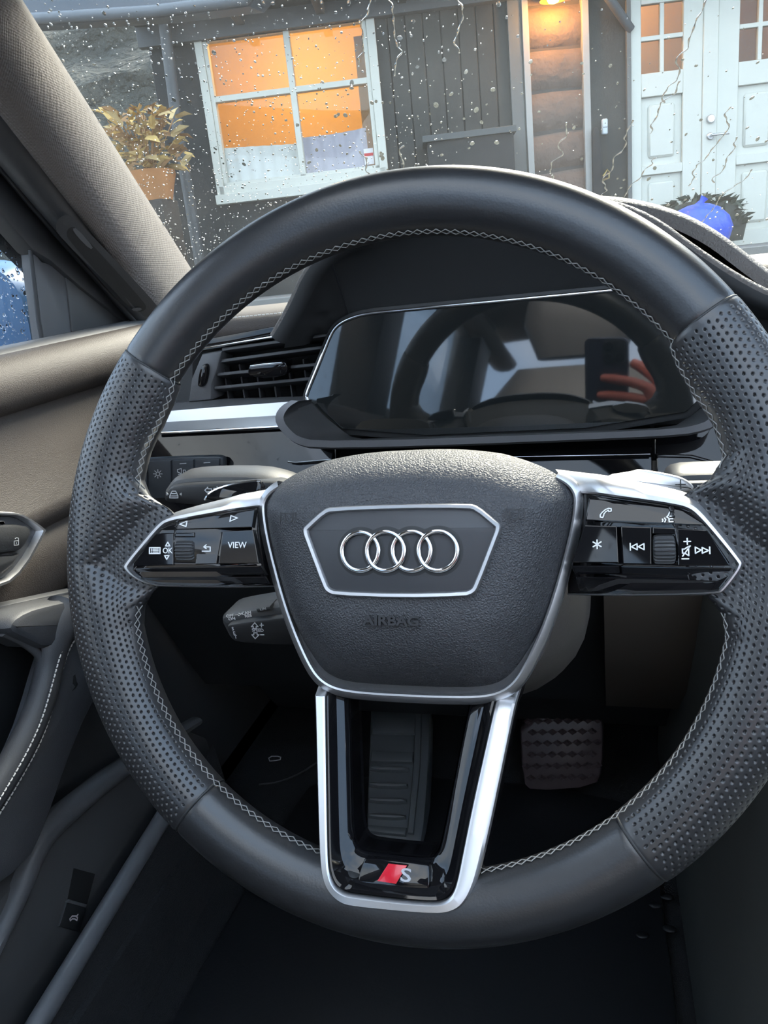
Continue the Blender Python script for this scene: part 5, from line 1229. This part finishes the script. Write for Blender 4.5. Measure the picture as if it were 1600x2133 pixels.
# deck, ground and hedge bank
hbox('floor_porch', -6, 6, .55, 1.02, -.2, 2.6, mat('deck_grey', (.16, .16, .155), .7, var=.2, varscale=3), None, kind='structure')
gr = mat('wet_gravel', (.12, .118, .115), .6, bump=('noise', 20, .6, .03), var=.3, varscale=6)
xs, ys = np.linspace(-40, 40, 41), np.linspace(-40, 30, 36); P = np.zeros((41, 36, 3))
for i, x in enumerate(xs):
    for j, y in enumerate(ys):
        P[i, j] = (x, y, .0+ (min(max((y-3)/4.5, 0), 1)*.75) + (.0 if abs(x) < 12 else .02*(abs(x)-12)))
gridmesh('ground', P, gr, None, kind='structure')
bank = mat('bank_green', (.042, .043, .036), .9, bump=('noise', 6, 1., .25), var=.7, varscale=2.5)
n1, n2 = 60, 30; P = np.zeros((n1, n2, 3))
for i in range(n1):
    for j in range(n2):
        s = -24+i*.37; t = j/(n2-1); p = hp(0, 1.0, 0)+hsv*s-hn*(1.2+6*t)
        P[i, j] = (p[0]+.25*sin(i*.9+j*.5)+.08*random.uniform(-1, 1), p[1]+.25*sin(i*.6-j*.8)+.08*random.uniform(-1, 1), .6+6.0*t**.8+.15*sin(i*1.1)*sin(j*.9)+.06*random.uniform(-1, 1))
P = P[P[:, 0, 0] < hp(-1.75, 1, 0)[0]+1.0] if False else P[:int(n1*.995)]
bk_ = [i for i in range(P.shape[0]) if (-24+i*.37) < -1.75*HK+.1]
gridmesh('hedge_bank', P[bk_], bank, None, label='grey green overgrown bank beyond the house corner', cat='bank')
# neighbour tree line behind and beside the car gives the side windows something to look at
for nm, x0, y0, x1, y1, hgt in (('left', -14, -14, -10, 1, 2.2),):
    rows = []
    for z, o in ((0, 0), (hgt*.6, .4), (hgt, .2)):
        rows.append([(x0+(x1-x0)*t+o*sin(t*40), y0+(y1-y0)*t, z+.25*sin(t*53)*(z > 0)) for t in np.linspace(0, 1, 60)])
    loft('hedge', rows, mat('hedge_grey', (.12, .13, .125), .9, bump=('noise', 4, 1., .2), var=.4, varscale=2), None, label='clipped grey green hedge beyond the side window', cat='hedge')

# ================================================================== PHONE AND HAND (behind the lens, seen as a reflection in the display)
ph = empty('phone', mw=Matrix(((_r[0], _u[0], -_f[0], CAM[0]-_f[0]*.014), (_r[1], _u[1], -_f[1], CAM[1]-_f[1]*.014), (_r[2], _u[2], -_f[2], CAM[2]-_f[2]*.014), (0, 0, 0, 1))), label='dark blue phone with a square camera block, mirrored in the instrument display', cat='phone')
PHB = mat('phone_case', (.03, .032, .06), .35)
def rrect(x0, y0, x1, y1, r, n=6):
    q = []
    for cx_, cy_, a0 in ((x1-r, y1-r, 0), (x0+r, y1-r, pi/2), (x0+r, y0+r, pi), (x1-r, y0+r, 3*pi/2)):
        q += [(cx_+r*cos(a0+pi/2*k/n), cy_+r*sin(a0+pi/2*k/n)) for k in range(n+1)]
    return q
plate('phone_body', rrect(-.059, -.130, .014, .017, .010), 0, .008, PHB, ph, fr=lambda u, v, w: (u, v, w+.001), bev=.002)
plate('camera_block', rrect(-.027, -.024, .011, .014, .008), 0, .0025, DARK, ph, fr=lambda u, v, w: (u, v, .001-w), bev=.0008)
for a, b in ((-.017, .004), (-.017, -.014), (.001, -.014)):
    plate('lens', [(a+.007*cos(2*pi*k/16), b+.007*sin(2*pi*k/16)) for k in range(16)], 0, .0016, GLOSS, ph, fr=lambda u, v, w: (u, v, -.0012-w), bev=.0006)
person = empty('person', mw=ph.matrix_world.copy(), label='hand holding the phone, mirrored in the instrument display', cat='person')
SKIN = mat('skin', (.72, .20, .14), .5, var=.08, varscale=40)  # red light on the hand put into the skin colour
#  graph in phone coordinates: x right, y up, z back to the driver
vt = [(.125, -.150, .030), (.095, -.125, .022), (.070, -.100, .012), (.055, -.085, .004),   # wrist, palm
      (.050, -.062, -.008), (.022, -.052, -.011), (-.008, -.048, -.010), (-.030, -.047, -.009),   # index along the back
      (.052, -.084, -.010), (.022, -.078, -.012), (-.012, -.076, -.010), (-.036, -.077, -.009),   # middle
      (.056, -.104, -.008), (.028, -.101, -.011), (-.004, -.100, -.010), (-.024, -.101, -.008),   # ring
      (.062, -.122, -.004), (.038, -.122, -.009), (.014, -.122, -.009), (-.004, -.123, -.008),    # little
      (.074, -.078, .020), (.052, -.052, .024), (.028, -.034, .022), (.012, -.026, .020)]         # thumb on the glass side
ed_ = [(0, 1), (1, 2), (2, 3), (3, 4), (4, 5), (5, 6), (6, 7), (3, 8), (8, 9), (9, 10), (10, 11), (3, 12), (12, 13), (13, 14), (14, 15), (2, 16), (16, 17), (17, 18), (18, 19), (2, 20), (20, 21), (21, 22), (22, 23)]
rad = [.026, .030, .028, .022]+[.0095, .0088, .0082, .0068]+[.0098, .0090, .0084, .0070]+[.0092, .0086, .0080, .0066]+[.0085, .0078, .0072, .006]+[.012, .0105, .0098, .008]
me = bpy.data.meshes.new('hand'); me.from_pydata(vt, ed_, []); me.materials.append(SKIN)
hand = bpy.data.objects.new('hand', me); COL.objects.link(hand); hand.parent = person
sk = hand.modifiers.new('skin', 'SKIN'); hand.modifiers.new('sub', 'SUBSURF').levels = 2; hand.modifiers['sub'].render_levels = 2
for i, r in enumerate(rad): me.skin_vertices[0].data[i].radius = (r, r)
me.skin_vertices[0].data[1].use_root = True
tube('sleeve', [(.115, -.142, .028), (.16, -.185, .05), (.24, -.26, .12)], [.034, .042, .05], mat('sleeve_cloth', (.02, .022, .03), .9), person, seg=14)
